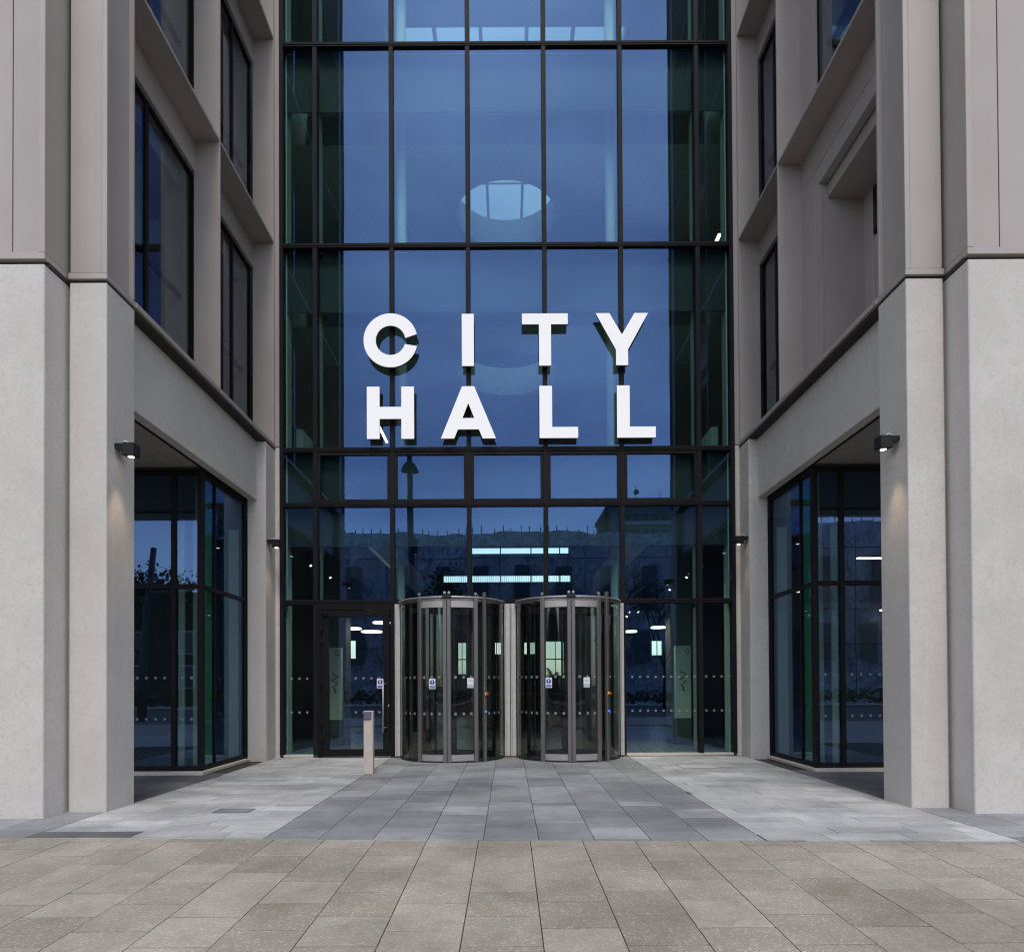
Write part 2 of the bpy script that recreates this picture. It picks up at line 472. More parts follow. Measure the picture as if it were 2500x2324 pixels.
# street beyond the camera (seen mirrored in the glass)
sheet('road', [(-200, -24), (200, -24), (200, -6.0), (-200, -6.0)], -.246, ASPH)
sheet('kerb', [(-60, -6.2), (60, -6.2), (60, -6.0), (-60, -6.0)], -.12, KERB, thick=.13)
sheet('pavement', [(-200, -44), (200, -44), (200, -24), (-200, -24)], -.13, KERB, thick=.12)

# ---------------------------------------------------------------- city hall
HALL = tag(empty('city_hall', (0, 13.6, 0)), 'city hall with pale stone piers, bronze fins and a recessed glass entrance', 'building')
XI, YG = 4.63, 13.6
ZT = [3.085, 5.03, 6.127, 10.225, 14.288, 18.36]
TOP = 22.4
def hb(name, x0, x1, y0, y1, z0, z1, mat, bev=0.0, parent=None): return box(name, x0, x1, y0, y1, z0, z1, mat, parent or HALL, bev)

SHELF = [6.19, 10.30, 14.40, 18.50]
for s in (-1, 1):
    X = lambda v: s*v
    # stone base
    hb('stone_pier', X(XI), X(5.06), 7.86, 8.45, -.02, 6.12, STONE, .008)
    hb('stone_pier', X(5.11), X(6.02), 7.50, 8.45, -.02, 6.12, STONE, .010)
    hb('stone_pier', X(9.0), X(9.9), 7.50, 8.45, -.02, 6.12, STONE, .010)
    hb('stone_beam', X(6.025), X(8.995), 7.70, 8.30, 4.99, 6.12, STONE, .006)
    hb('soffit_panel', X(6.03), X(9.0), 8.305, 8.45, 5.035, 5.12, SOFF)
    hb('sealant_joint', X(5.055), X(5.115), 7.93, 8.40, -.02, 6.12, SEAL)
    hb('stone_pier', X(XI), X(4.985), 13.04, 13.66, -.02, 6.12, STONE, .008)
    hb('stone_beam', X(4.80), X(4.955), 8.455, 13.035, 4.99, 6.12, STONE, .006)
    # shadow gap and metal ledge above the stone
    hb('shadow_gap', X(XI+.03), X(5.09), 7.90, 13.5, 6.12, 6.19, GAP)
    hb('shadow_gap', X(5.10), X(9.5), 7.56, 8.3, 6.12, 6.19, GAP)
    hb('ledge', X(XI-.002), X(5.08), 7.858, 8.474, 6.165, 6.235, CLAD, .004)
    hb('ledge', X(5.10), X(9.6), 7.488, 8.3, 6.168, 6.245, CLAD, .004)
    hb('ledge', X(XI-.012), X(5.14), 8.475, 13.56, 6.166, 6.236, CLAD, .004)
    # soffit of the undercut, in panels
    for k, (xa, xb) in enumerate(((4.965, 5.55), (5.556, 6.6), (6.606, 9.5))):
        hb('soffit_panel', X(xa), X(xb), 8.455, 12.0, 5.035, 5.12, SOFF)
    hb('soffit_trim', X(4.958), X(5.02), 8.46, 13.03, 5.0, 5.03, FRAME)
    # metal above: corner pier, outer corner fin and panels
    hb('cladding_pier', X(XI+.06), X(5.055), 7.862, 8.42, 6.236, TOP, CLAD, .004)
    hb('corner_trim', X(XI), X(XI+.0595), 7.86, 7.90, 6.237, TOP, CLAD, .003)
    hb('corner_trim', X(XI), X(XI+.0595), 8.412, 8.452, 6.237, TOP, CLAD, .003)
    hb('corner_fin', X(5.10), X(5.166), 7.49, 8.02, 6.246, TOP, CLAD, .004)
    hb('gap_back', X(5.05), X(5.10), 8.05, 8.2, 6.24, TOP, GAP)
    hb('front_panel', X(5.168), X(5.82), 8.00, 8.06, 6.239, TOP, CLAD, .003)
    hb('front_panel', X(5.832), X(7.4), 8.00, 8.06, 6.239, TOP, CLAD, .003)
    hb('front_panel', X(7.412), X(9.6), 8.00, 8.06, 6.239, TOP, CLAD, .003)
    hb('wall_core', X(5.17), X(9.6), 8.07, 8.42, 6.24, TOP, GAP)
    # strip between last fin and the curtain wall
    hb('end_strip', X(XI+.012), X(5.05), 13.555, 13.70, 6.237, TOP, CLAD, .003)
    hb('end_trim', X(4.545), X(XI+.011), 13.57, 13.68, 6.2, TOP, CLAD, .003); hb('end_trim', X(4.545), X(XI+.011), 13.585, 13.68, 0, 6.19, PLINTH, .003)
    finY = 10.955 if s < 0 else 11.52
    # horizontal shelves
    for lv, z in enumerate(SHELF):
        if lv: 
            hb('shelf', X(XI+.002), X(5.05), 8.452, finY-.001, z-.05, z, CLAD, .004)
            hb('shelf', X(XI+.002), X(5.05), finY+.046, 13.499, z-.05, z, CLAD, .004)
    # vertical fins per storey
    tops = SHELF[1:] + [TOP]
    for lv in range(4):
        z0, z1 = SHELF[lv] + (.047 if lv == 0 else .0), tops[lv] - (.05 if lv < 3 else 0)
        hb('fin', X(XI), X(5.05), finY, finY+.045, z0, z1+.05, CLAD, .004)
        hb('fin', X(XI), X(5.05), 13.50, 13.55, z0, z1+.05, CLAD, .004)
        if lv == 3: continue
        bays = [(8.452, finY), (finY+.046, 13.50)]
        for b, (ya, yb) in enumerate(bays):
            balcony = s > 0 and b == 0 and lv == 0
            yw = 11.0 if (s > 0 and b == 0) else yb
            hb('spandrel_panel', X(5.03), X(5.09), ya, yb, z1-.49, z1-.004, CLAD, .003)
            if s > 0 and b == 0:
                hb('infill_panel', X(5.03), X(5.09), yw+.006, yb, z0, z1-.497, CLAD, .003)
            if balcony:
                hb('header_panel', X(5.03), X(5.16), 8.455, yw, z1-.80, z1-.502, CLAD, .003)
                hb('jamb_panel', X(5.03), X(5.10), 10.875, yw-.002, z0, z1-.803, CLAD, .003)
                hb('reveal_panel', X(5.10), X(5.78), 10.872, 10.99, z0, z1-.803, CLAD)
                hb('recess_soffit', X(5.165), X(5.80), 8.5, 10.87, z1-1.03, z1-.81, CLAD)
                hb('recess_floor', X(5.06), X(5.80), 8.5, 10.87, z0-.04, z0+.01, SOFF)
                hb('recess_back', X(5.78), X(5.84), 8.5, 10.30, z0, z1-.8, CLAD)
                dd = hb('balcony_door', X(5.745), X(5.78), 10.02, 10.60, z0+.02, z1-1.85, CLAD, .01)
                box('door_panel', X(5.73), X(5.745), 10.12, 10.50, z0+.15, z1-1.98, CLAD, dd, .01)
                ww = hb('balcony_window', X(5.745), X(5.79), 10.02, 10.60, z1-1.80, z1-1.08, FRAME)
                pane('pane', min(X(5.735), X(5.74)), max(X(5.735), X(5.74)), 10.07, 10.55, z1-1.75, z1-1.13, GLASSW, ww, '-x')
                hb('door_frame', X(5.74), X(5.80), 10.60, 10.872, z0, z1-1.03, CLAD, .004)
                for q in range(5):
                    hb('vent_slot', X(5.024), X(5.04), 8.7+q*.22, 8.88+q*.22, z0+.008, z0+.03, GAP)
                continue
            # window: frame bars with panes as sub-parts
            zt = z1-.497; w = empty('window', (X(5.1), (ya+yw)/2, z0), HALL)
            f0, f1 = X(5.085), X(5.15)
            ym = ya + (yw-ya)*.46 if b == 0 else ya + (yw-ya)*.64
            box('frame', f0, f1, ya, yw, z0, z0+.06, DARK, w); box('frame', f0, f1, ya, yw, zt-.05, zt, DARK, w)
            box('frame', f0, f1, ya, ya+.05, z0+.06, zt-.05, DARK, w); box('frame', X(5.100), X(5.122), yw-.012, yw, z0+.06, zt-.05, DARK, w)
            box('frame', f0, f1, ym-.04, ym+.04, z0+.06, zt-.05, DARK, w)
            for (pa, pb) in ((ya+.05, ym-.04), (ym+.04, yw-.012)):
                xx = sorted((X(5.105), X(5.117)))
                pane('pane', xx[0], xx[1], pa, pb, z0+.06, zt-.05, GLASSW, w, '+x' if s < 0 else '-x')
            # inner reveal, sill and transom seen through the glass
            hb('inner_reveal', X(5.16), X(5.45), yw-.12, yw-.01, z0, zt, FIN)
            hb('inner_transom', X(5.19), X(5.25), ya+.05, yw-.12, z0+1.38, z0+1.44, DARK)
            hb('inner_reveal', X(5.16), X(5.45), ya, ya+.10, z0, zt, FIN)
    # glazed corner of the ground floor
    gx, gy = 5.0, 11.15
    w = empty('corner_glazing', (X(gx), gy, 0), HALL)
    hb('plinth', X(4.93), X(9.5), 11.0, 11.22, 0, .055, PLINTH, .006)
    hb('plinth', X(4.93), X(5.08), 11.222, 13.035, 0, .055, PLINTH, .006)
    zb, zh, ztr = .055, 4.985, 3.07
    for (xa, xb) in ((gx-.005, gx+.075), (5.435, 5.505), (6.93, 7.0), (8.43, 8.5)):
        box('mullion', X(xa), X(xb), gy-.02, gy+.10, zb, zh, FRAME, w, .004)
    for za, zc in ((zb+.001, zb+.075), (ztr-.035, ztr+.035), (zh-.075, zh-.001)):
        box('transom', X(gx+.076), X(9.4), gy-.012, gy+.09, za, zc, FRAME, w)
        box('transom', X(gx+.01), X(gx+.09), gy+.101, 13.035, za, zc, FRAME, w)
    box('mullion', X(gx+.008), X(gx+.06), 11.66, 11.70, zb+.076, zh-.076, DARK, w)
    box('mullion', X(gx), X(gx+.09), 12.985, 13.036, zb, zh, FRAME, w)
    for za, zc in ((zb+.075, ztr-.035), (ztr+.035, zh-.075)):
        for xa, xb in ((gx+.075, 5.435), (5.505, 6.93), (7.0, 8.43)):
            x2 = sorted((X(xa), X(xb)))
            pane('pane', x2[0], x2[1], gy+.02, gy+.03, za, zc, BOXG, w, '-y')
        for ya, yb in ((gy+.10, 11.66), (11.70, 12.985)):
            x2 = sorted((X(gx+.03), X(gx+.04)))
            pane('pane', x2[0], x2[1], ya, yb, za, zc, BOXG, w, '+x' if s < 0 else '-x')
    # things just inside the corner glass: pale reveals and a green panel
    hb('inner_reveal', X(5.51), X(5.67), 11.60, 11.64, .06, 4.9, FIN)
    hb('inner_reveal', X(5.29), X(5.36), 11.60, 11.64, .06, 4.9, FIN)
    hb('inner_panel', X(5.09), X(5.26), 11.74, 11.78, .06, 4.9, GREEN)
    hb('inner_reveal', X(5.12), X(5.30), 12.93, 12.97, .06, 4.4, FIN)
    hb('bulkhead', X(5.25), X(9.4), 11.40, 11.46, 4.25, 5.1, BULK)

# curtain wall -------------------------------------------------
MX = [-3.83, -2.294, -.765, .765, 2.294, 3.83]
EX = 4.54
mw = .045
def mull(x, z0, z1, w=mw): 
    hb('mullion', x-w, x+w, YG-.05, YG+.14, z0, z1, FRAME, .005)
    hb('inner_fin', x-.035, x+.035, YG+.145, YG+.42, z0+.05, z1-.05, FIN)
for x in MX:
    for za, zc in zip([0.0] + ZT, ZT + [TOP]):
        if za == 0.0 and abs(x) < 2.2: continue
        mull(x, za + (.047 if za else .06), zc-.047)
for s in (-1, 1):
    hb('edge_mullion', s*EX, s*(EX-.075), YG-.045, YG+.14, 0.06, TOP, FRAME, .004)
    hb('inner_fin', s*EX, s*(EX-.10), YG+.145, YG+.42, 0.06, TOP, FIN)
for i, z in enumerate(ZT):
    hb('transom', -EX+.075, EX-.075, YG-.055, YG+.13, z-.046, z+.046, FRAME, .005)
    hb('transom_cap', -EX+.08, EX-.08, YG-.064, YG-.056, z-.012, z+.030, DARK)
hb('sill', -EX+.075, MX[0]-.05, YG-.04, YG+.1, .012, .06, PLINTH)
hb('sill', MX[4]+.05, EX-.075, YG-.04, YG+.1, .012, .06, PLINTH)
hb('door_threshold', MX[0], MX[4], YG-.02, YG+.14, -.02, .012, STEELD)
cols = [-EX+.04] + MX + [EX-.04]
zl = [0.06] + ZT + [TOP]
for k in range(len(zl)-1):
    for i in range(len(cols)-1):
        if k == 0 and 1 <= i <= 4: continue
        xa, xb = cols[i]+.04, cols[i+1]-.04; za, zc = zl[k]+.04, zl[k+1]-.04
        if k == 0 and i in (0, 5, 6): za = .06
        o = pane('glass_pane', xa, xb, YG+.0, YG+.012, za, zc, GLASS, HALL, '-y')
        o.rotation_euler = (rnd.uniform(-.0011, .0011), 0, rnd.uniform(-.0011, .0011))
        if k == 2 and 1 <= i <= 5:       # openable lights with their own sash
            fb = .055
            sash = empty('sash', ((xa+xb)/2, YG, za), HALL)
            y0, y1 = YG-.040, YG-.006
            box('rail', xa+.005, xb-.005, y0, y1, za+.012, za+.012+fb, FRAME, sash, .003)
            box('rail', xa+.005, xb-.005, y0, y1, zc-.012-fb, zc-.012, FRAME, sash, .003)
            box('stile', xa+.005, xa+.005+fb, y0, y1, za+.0125+fb, zc-.0125-fb, FRAME, sash, .003)
            box('stile', xb-.005-fb, xb-.005, y0, y1, za+.0125+fb, zc-.0125-fb, FRAME, sash, .003)
# opaque bulkheads behind the floor zones
for za, zc in ((4.23, 6.10), (8.98, 10.19), (13.07, 14.26), (17.2, 18.3)):
    hb('bulkhead', -EX+.1, EX-.1, YG+.148, YG+.17, za, zc, BULK); hb('ceiling_plate', -EX+.1, EX-.1, YG+.171, 15.19, zc-.05, zc, PLASTER)

def dot_mesh():
    bm = bmesh.new()
    n = 12
    bm.faces.new([bm.verts.new((.025*cos(2*pi*k/n), 0, .025*sin(2*pi*k/n))) for k in range(n)])
    return mesh_from(bm, 'dot', DOT)
def dots(x0, x1, y, zs, parent, step=.155):
    bm = bmesh.new()
    k = int((x1-x0-.1)/step)
    st = (x1-x0-k*step)/2
    for z in zs:
        for i in range(k+1):
            cx = x0+st+i*step; n = 12
            bm.faces.new([bm.verts.new((cx-x0+.025*cos(2*pi*q/n), 0, z-zs[0]+.025*sin(2*pi*q/n))) for q in range(n)])
    o = obj('manifestation', bm, DOT, parent, (x0, y, zs[0])); o['kind'] = 'stuff'
    return o
ZD = (.90, 1.575)
dots(-EX+.1, MX[0]-.05, YG-.006, ZD, HALL); dots(MX[4]+.1, MX[5]-.05, YG-.006, ZD, HALL); dots(MX[5]+.05, EX-.08, YG-.006, ZD, HALL)
for s in (-1, 1):
    a = sorted((s*5.075, s*5.435)); dots(a[0], a[1], 11.16, ZD, HALL, .15)
    a = sorted((s*5.505, s*6.93)); dots(a[0], a[1], 11.16, ZD, HALL, .15)

# jamb panels between and beside the revolving doors
for xa, xb in ((-2.245, -2.14), (-.075, .035), (.047, .152), (2.215, 2.29)):
    hb('jamb_panel', xa, xb, YG-.10, YG+.10, .03, 3.035, ALU, .004)
    hb('jamb_groove', xa+.02, xa+.028, YG-.1035, YG-.09, .06, 2.98, STEELD)
hb('jamb_gap', .036, .046, YG-.06, YG+.08, .03, 3.03, BLACK)

# swing door ----------------------------------------------------
SD = empty('swing_door', (-3.0, YG, 0), HALL)
dx0, dx1 = -3.785, -2.25
box('frame', dx0, dx1, YG-.07, YG+.06, 2.93, 3.036, DARK, SD, .004)
box('frame', dx0, dx0+.085, YG-.07, YG+.06, 0.015, 2.929, DARK, SD, .004)
box('frame', dx1-.09, dx1, YG-.07, YG+.06, 0.015, 2.929, DARK, SD, .004)
lx0, lx1 = dx0+.095, dx1-.10
box('leaf_rail', lx0, lx1, YG-.085, YG-.02, .03, .17, DARK, SD, .004)
box('leaf_rail', lx0, lx1, YG-.085, YG-.02, 2.79, 2.915, DARK, SD, .004)
box('leaf_stile', lx0, lx0+.135, YG-.085, YG-.02, .1705, 2.7895, DARK, SD, .004)
box('leaf_stile', lx1-.135, lx1, YG-.085, YG-.02, .1705, 2.7895, DARK, SD, .004)
pane('door_pane', lx0+.136, lx1-.136, YG-.05, YG-.04, .17, 2.79, BOXG, SD, '-y')
for z in (.28, .62, 1.40, 2.20, 2.45):
    cyl('hinge', (lx0-.002, YG-.105), .018, z, z+.16, DARK, SD, 8)
box('door_closer', lx0+.02, lx0+.13, YG-.135, YG-.0855, 2.80, 2.905, DARK, SD, .02)
hx = -2.462
bm = bmesh.new(); tube(bm, [(0, 0, 0), (0, 0, 1.06)], .016, 12); obj('pull_handle', bm, STEEL, SD, (hx, YG-.20, .50))
for z in (.60, 1.46):
    bm = bmesh.new(); tube(bm, [(0, 0, 0), (.055, .10, 0)], .011, 8); obj('handle_bracket', bm, STEEL, SD, (hx, YG-.20, z))
cyl('lock', (-2.37, YG-.088), .014, 1.0, 1.05, STEEL, SD, 8)
dots(lx0+.6, lx1-.15, YG-.053, ZD, SD)

# revolving doors -------------------------------------------------
RR = 1.02
def revolving(cx):
    cy = YG
    D = empty('revolving_door', (cx, cy, 0), HALL)
    def arc(name, mat, r0, r1, a0, a1, z0, z1, n=10):
        bm = bmesh.new(); arcstrip(bm, 0, 0, r0, r1, a0, a1, 0, z1-z0, n); return obj(name, bm, mat, D, (cx, cy, z0))
    def garc(a0, a1, z0, z1, n=12, r=RR):
        bm = bmesh.new(); q = []
        for i in range(n+1):
            a = radians(a0+(a1-a0)*i/n); q.append((bm.verts.new((r*sin(a), -r*cos(a), 0)), bm.verts.new((r*sin(a), -r*cos(a), z1-z0))))
        for i in range(n): 
            f = bm.faces.new([q[i][0], q[i+1][0], q[i+1][1], q[i][1]]); f.smooth = True
        return obj('curved_pane', bm, CURVG, D, (cx, cy, z0))
    A, Cn, Cc, Dd = -31, -1.0, 29, 38.3
    garc(-86, A-2.5, .05, 3.02); garc(Dd-7, 86, .05, 3.02)
    garc(A+2.4, Cn-3.3, .15, 2.86, 8, RR+.005); garc(Cn+3.3, Cc-2.4, .15, 2.86, 8, RR+.005)
    garc(94, 150, .05, 3.0); garc(-150, -94, .05, 3.0)
    for a0, a1 in ((A+2.3, Cn-3.5), (Cn+3.5, Cc-2.3)):
        arc('bottom_rail', STEEL, RR-.03, RR+.022, a0, a1, .03, .145, 12)
        arc('top_rail', STEEL, RR-.03, RR+.022, a0, a1, 2.865, 2.985, 12)
    arc('base_ring', BLACK, RR-.04, RR+.012, -90, 90, .0, .03, 24)
    arc('head_ring', STEELD, RR-.02, RR+.012, -86, 86, 2.99, 3.03, 24)
    bm = bmesh.new()
    tube(bm, [((RR+.025)*sin(radians(a)), -(RR+.025)*cos(radians(a)), 0) for a in range(-88, 89, 8)], .019, 8)
    obj('track_tube', bm, STEEL, D, (cx, cy, 3.055))
    def post(a, w, d, z0, z1, mat, r=RR+.01, name='post'):
        bm = bmesh.new(); bbox(bm, -w/2, w/2, -d/2, d/2, 0, z1-z0); bmesh.ops.bevel(bm, geom=bm.edges[:], offset=.006, segments=1, affect='EDGES')
        o = obj(name, bm, mat, D, (cx + r*sin(radians(a)), cy - r*cos(radians(a)), z0)); o.rotation_euler = (0, 0, radians(a)); return o
    post(A, .078, .075, .0, 3.05, STEELD); post(Cc, .078, .075, .0, 3.05, STEELD)
    post(Cn-2.05, .070, .085, .01, 2.99, STEELD, RR+.012); post(Cn+2.05, .070, .085, .01, 2.99, STEELD, RR+.012)
    post(Dd, .058, .07, .0, 3.16, STEELD, RR+.05); post(Dd-4.2, .035, .03, 2.95, 3.13, STEELD, RR-.06, 'bracket')
    def roller(a, z):
        bm = bmesh.new(); tube(bm, [(0, -.02, 0), (0, .02, 0)], .024, 12)
        o = obj('roller', bm, STEEL, D, (cx+(RR+.02)*sin(radians(a)), cy-(RR+.02)*cos(radians(a)), z)); o.rotation_euler = (0, 0, radians(a))
    for a in (A-.2, Cc-.2, Cn-2.2, Cn+2.2): roller(a, 3.125 if abs(a) > 10 else 3.135)
    for a in (A-.2, Cc-.2): post(a, .022, .02, 3.05, 3.12, STEELD, RR+.02, 'roller_stem')
    post(Cn, .17, .075, 3.035, 3.10, BLACK, RR+.03, 'drive_box')
    for a in (-78, 78): post(a, .03, .05, 3.03, 3.09, BLACK, RR+.03, 'clamp')
    # floor, wings
    bm = bmesh.new(); n = 32
    bm.faces.new([bm.verts.new(((RR-.05)*cos(2*pi*k/n), (RR-.05)*sin(2*pi*k/n), 0)) for k in range(n)])
    obj('mat', bm, MAT_, D, (cx, cy, .016))
    for a in (62, 182, 302):
        ca, sa = sin(radians(a)), -cos(radians(a))
        def bar(name, r0, r1, z0, z1, th, mat):
            bm = bmesh.new(); bbox(bm, r0, r1, -th/2, th/2, 0, z1-z0)
            o = obj(name, bm, mat, D, (cx, cy, z0)); o.rotation_euler = (0, 0, radians(a-90)); return o
        bar('wing_rail', .03, RR-.06, .04, .16, .04, DARK); bar('wing_rail', .03, RR-.06, 2.82, 2.92, .04, DARK)
        bar('wing_stile', .03, .08, .161, 2.819, .04, DARK); bar('wing_stile', RR-.11, RR-.06, .161, 2.819, .04, DARK)
        bar('wing_pane', .081, RR-.111, .161, 2.819, .008, DOORG)
    # frosted dots on the curved leaves
    bm = bmesh.new(); nn = 12
    for z in (.90, 1.575):
        for a in (-73, -64, -55, -46, -39, -26, -17.5, -9, 7.5, 16, 24, 46, 55, 64, 73):
            ra = radians(a); c0 = Vector(((RR+.009)*sin(ra), -(RR+.009)*cos(ra), z)); tx = Vector((cos(ra), sin(ra), 0))
            bm.faces.new([bm.verts.new(c0 + tx*.027*cos(2*pi*q/nn) + Vector((0, 0, .027*sin(2*pi*q/nn)))) for q in range(nn)])
    o = obj('manifestation', bm, DOT, D, (cx, cy, 0)); o['kind'] = 'stuff'
    # emergency stop and indicator on the slim post
    ra = radians(Dd); px, py = cx+(RR+.095)*sin(ra), cy-(RR+.095)*cos(ra)
    b = box('stop_button', px-.022, px+.028, py-.02, py+.03, 1.235, 1.29, YEL, D, .004)
    bm = bmesh.new(); tube(bm, [(0, 0, 0), (.01, -.035, 0)], .022, 14); obj('button_head', bm, RED, b, (px+.018, py-.022, 1.262))
    cyl('indicator', (px, py+.005), .018, .92, .95, BLUEL, D, 10)
    return D, Vector((cx, cy, 0))
def on_drum(cx, a, r=RR+.02): return (cx + r*sin(radians(a)), YG - r*cos(radians(a)))
DL = revolving(-1.11); DR = revolving(1.18)

# ---------------------------------------------------------------- interior
hb('lobby_floor', -9.4, 9.4, 13.70, 38, -.06, .004, LOBBY)
for s in (-1, 1):
    a = sorted((s*5.09, s*9.4)); hb('lobby_floor', a[0], a[1], 11.25, 13.69, -.06, .003, LOBBY)
    hb('side_wall', s*9.41, s*9.6, 8.46, 38, -.1, TOP, INT)
    # room floors inside the wings
    for z0, z1 in ((5.3, 6.1), (9.45, 10.1), (13.6, 14.2), (17.7, 18.3)):
        a = sorted((s*5.25, s*9.38)); hb('wing_slab', a[0], a[1], 8.46, 15.19, z0 if z0 > 5.4 else 5.13, z1, PLASTER)
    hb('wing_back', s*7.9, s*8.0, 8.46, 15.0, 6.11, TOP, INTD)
    # walls of the recess that close the wing rooms behind the curtain wall
hb('back_wall', -9.4, 9.4, 38.01, 38.3, 9.8, TOP, INT)
# back wall with window openings
WIN = [(-9.2, -8.5, 2.9, 3.9), (-3.45, -2.9, 2.0, 3.75), (-2.8, -2.35, 2.0, 3.75), (-.9, -.4, 3.1, 3.75), (.9, 1.5, 3.1, 3.75), (2.1, 3.15, 1.9, 3.8), (8.0, 8.6, 3.0, 3.8)]
xs = sorted({-9.4, 9.4, *[w[0] for w in WIN], *[w[1] for w in WIN]})
for a, b in zip(xs, xs[1:]):
    w = next((w for w in WIN if w[0] <= a and b <= w[1]), None)
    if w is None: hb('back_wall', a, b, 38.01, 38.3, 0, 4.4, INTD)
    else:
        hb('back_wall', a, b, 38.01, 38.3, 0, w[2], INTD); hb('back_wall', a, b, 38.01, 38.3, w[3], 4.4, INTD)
for w in WIN:
    if w[3]-w[2] > 1.5: hb('window_bar', w[0], w[1], 38.05, 38.1, 2.78, 2.84, DARK)
    hb('window_bar', (w[0]+w[1])/2-.02, (w[0]+w[1])/2+.02, 38.05, 38.1, w[2], w[3], DARK)
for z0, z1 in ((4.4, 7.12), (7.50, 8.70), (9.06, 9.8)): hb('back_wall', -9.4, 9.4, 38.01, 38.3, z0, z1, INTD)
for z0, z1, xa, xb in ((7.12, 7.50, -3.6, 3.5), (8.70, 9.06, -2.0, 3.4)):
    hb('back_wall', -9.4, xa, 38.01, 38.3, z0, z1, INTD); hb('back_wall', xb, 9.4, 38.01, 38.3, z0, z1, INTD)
    for q in (-.4, 1.3, 2.9): hb('window_bar', q-.03, q+.03, 38.02, 38.1, z0, z1, DARK)
for q in range(60): hb('baluster', -3.55+q*.12, -3.535+q*.12, 37.9, 37.92, 7.1, 7.5, DARK) if q % 1 == 0 else None

def slab_hole(z0, z1, y0, y1, hx, hy, hr, xw=9.38):
    """floor slab with a round opening (oculus)"""
    bm = bmesh.new(); n = 48
    ring = [(hr*cos(2*pi*k/n), hr*sin(2*pi*k/n)) for k in range(n)]
    def outer(k):
        a = 2*pi*k/n; dx, dy = cos(a), sin(a)
        t = min((xw-hx)/dx if dx > 1e-6 else ((-xw-hx)/dx if dx < -1e-6 else 1e9), (y1-hy)/dy if dy > 1e-6 else ((y0-hy)/dy if dy < -1e-6 else 1e9))
        return (dx*t, dy*t)
    ang = [k for k in range(n)]
    ri = [[bm.verts.new((x, y, z)) for x, y in ring] for z in (0, z1-z0)]
    ro = [[bm.verts.new((*outer(k), z)) for k in ang] for z in (0, z1-z0)]
    for k in range(n):
        j = (k+1) % n
        bm.faces.new([ri[0][k], ri[0][j], ro[0][j], ro[0][k]]); bm.faces.new([ri[1][k], ro[1][k], ro[1][j], ri[1][j]])
        f = bm.faces.new([ri[0][k], ri[1][k], ri[1][j], ri[0][j]]); f.material_index = 2
        f = bm.faces.new([ro[0][k], ro[0][j], ro[1][j], ro[1][k]]); f.material_index = 1
    return obj('floor_slab', bm, [PLASTER, SLABE, INTW], HALL, (hx, hy, z0))
slab_hole(13.55, 14.33, 15.2, 37.9, 0, 17.56, 1.28)
slab_hole(9.45, 10.2, 15.2, 37.9, 0, 17.56, 1.28)
hb('floor_slab', -9.38, 9.38, 14.2, 19.0, 5.3, 6.1, PLASTER)
for q in range(-4, 5): hb('fascia_joint', q*1.04-.006, q*1.04+.006, 15.192, 15.199, 13.56, 14.3, GAP)
# roof with skylight
SKX, SKY0, SKY1 = 3.45, 19.1, 31.0
for a in ((-9.6, 9.6, 13.7, SKY0), (-9.6, 9.6, SKY1, 38.3), (-9.6, -SKX, SKY0, SKY1), (SKX, 9.6, SKY0, SKY1)):
    hb('roof', a[0], a[1], a[2], a[3], 20.0, 20.5, INT)
for s in (-1, 1):
    a = sorted((s*5.06, s*9.6)); hb('roof', a[0], a[1], 7.82, 13.69, 20.0, 20.5, INT)
for k in range(-3, 4): x = -.04 + .66*(2*k+1); x < SKX and hb('skylight_bar', x-.05, x+.05, SKY0, SKY1, 20.0, 20.22, PLASTER)
for y in (25.15, 25.45, 29.0): hb('skylight_bar', -SKX, SKX, y-.05, y+.05, 20.23, 20.36, PLASTER)
hb('skylight_pane', -SKX, SKX, SKY0, SKY1, 20.40, 20.41, SKYG)
# round columns inside the glass, square columns in the lobby
for s in (-1, 1):
    cyl('column', (s*2.27, 14.72), .11, 6.11, 20, INTW, HALL, 20)
    cyl('column', (s*2.33, 14.72), .11, 0, 5.3, INTW, HALL, 20)
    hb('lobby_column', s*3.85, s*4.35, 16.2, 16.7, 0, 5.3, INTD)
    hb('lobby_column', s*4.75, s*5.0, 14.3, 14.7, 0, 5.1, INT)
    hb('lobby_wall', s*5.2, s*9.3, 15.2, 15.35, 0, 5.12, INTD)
    hb('gallery_front', s*4.6, s*4.75, 15.3, 37, 6.1, 7.2, INTW)
    hb('gallery_wall', s*6.6, s*6.75, 15.3, 37, 6.1, 20, INT)
    hb('gallery_front', s*4.6, s*4.75, 15.3, 37, 14.33, 15.3, INTW)
RD = tag(empty('reception_desk', (.6, 26, 0)), 'low timber reception desk deep inside the lobby', 'desk')
box('counter_front', -1.2, 2.4, 26, 26.1, 0, 1.02, INTD, RD); box('counter_top', -1.25, 2.45, 25.95, 26.7, 1.021, 1.07, m_simple('desk_timber', (.30, .17, .08), .45), RD, .005)

# ---------------------------------------------------------------- letters
LF = YG - .195
def letter(ch, polys, x, z, label):
    t = tag(empty('sign_letter', (x, LF+.03, z)), label, 'letter', 'illuminated letters over the doors')
    bm = bmesh.new()
    for p in polys: prism(bm, [(a, b) for a, b in p], 0, .055)
    o = obj('letter_can', bm, [CAN, CAN], t, (x, LF+.004, z))
    bm = bmesh.new()
    for p in polys: prism(bm, [(a, b) for a, b in p], 0, .010, (0, 0))
    obj('letter_face', bm, [LETTER], t, (x, LF-.0065, z))
    bm = bmesh.new()
    for sx in {'I': (.118,), 'T': (.453,), 'Y': (.515,), 'H': (.125, .805), 'L': (.125,)}[ch]:
        for zz in (.12, .46): tube(bm, [(sx, 0, zz), (sx, .13, zz)], .012, 6)
    o = obj('standoff', bm, DARK, t, (x, LF+.06, z)); o['kind'] = 'stuff'
HH, ST = 1.03, .237
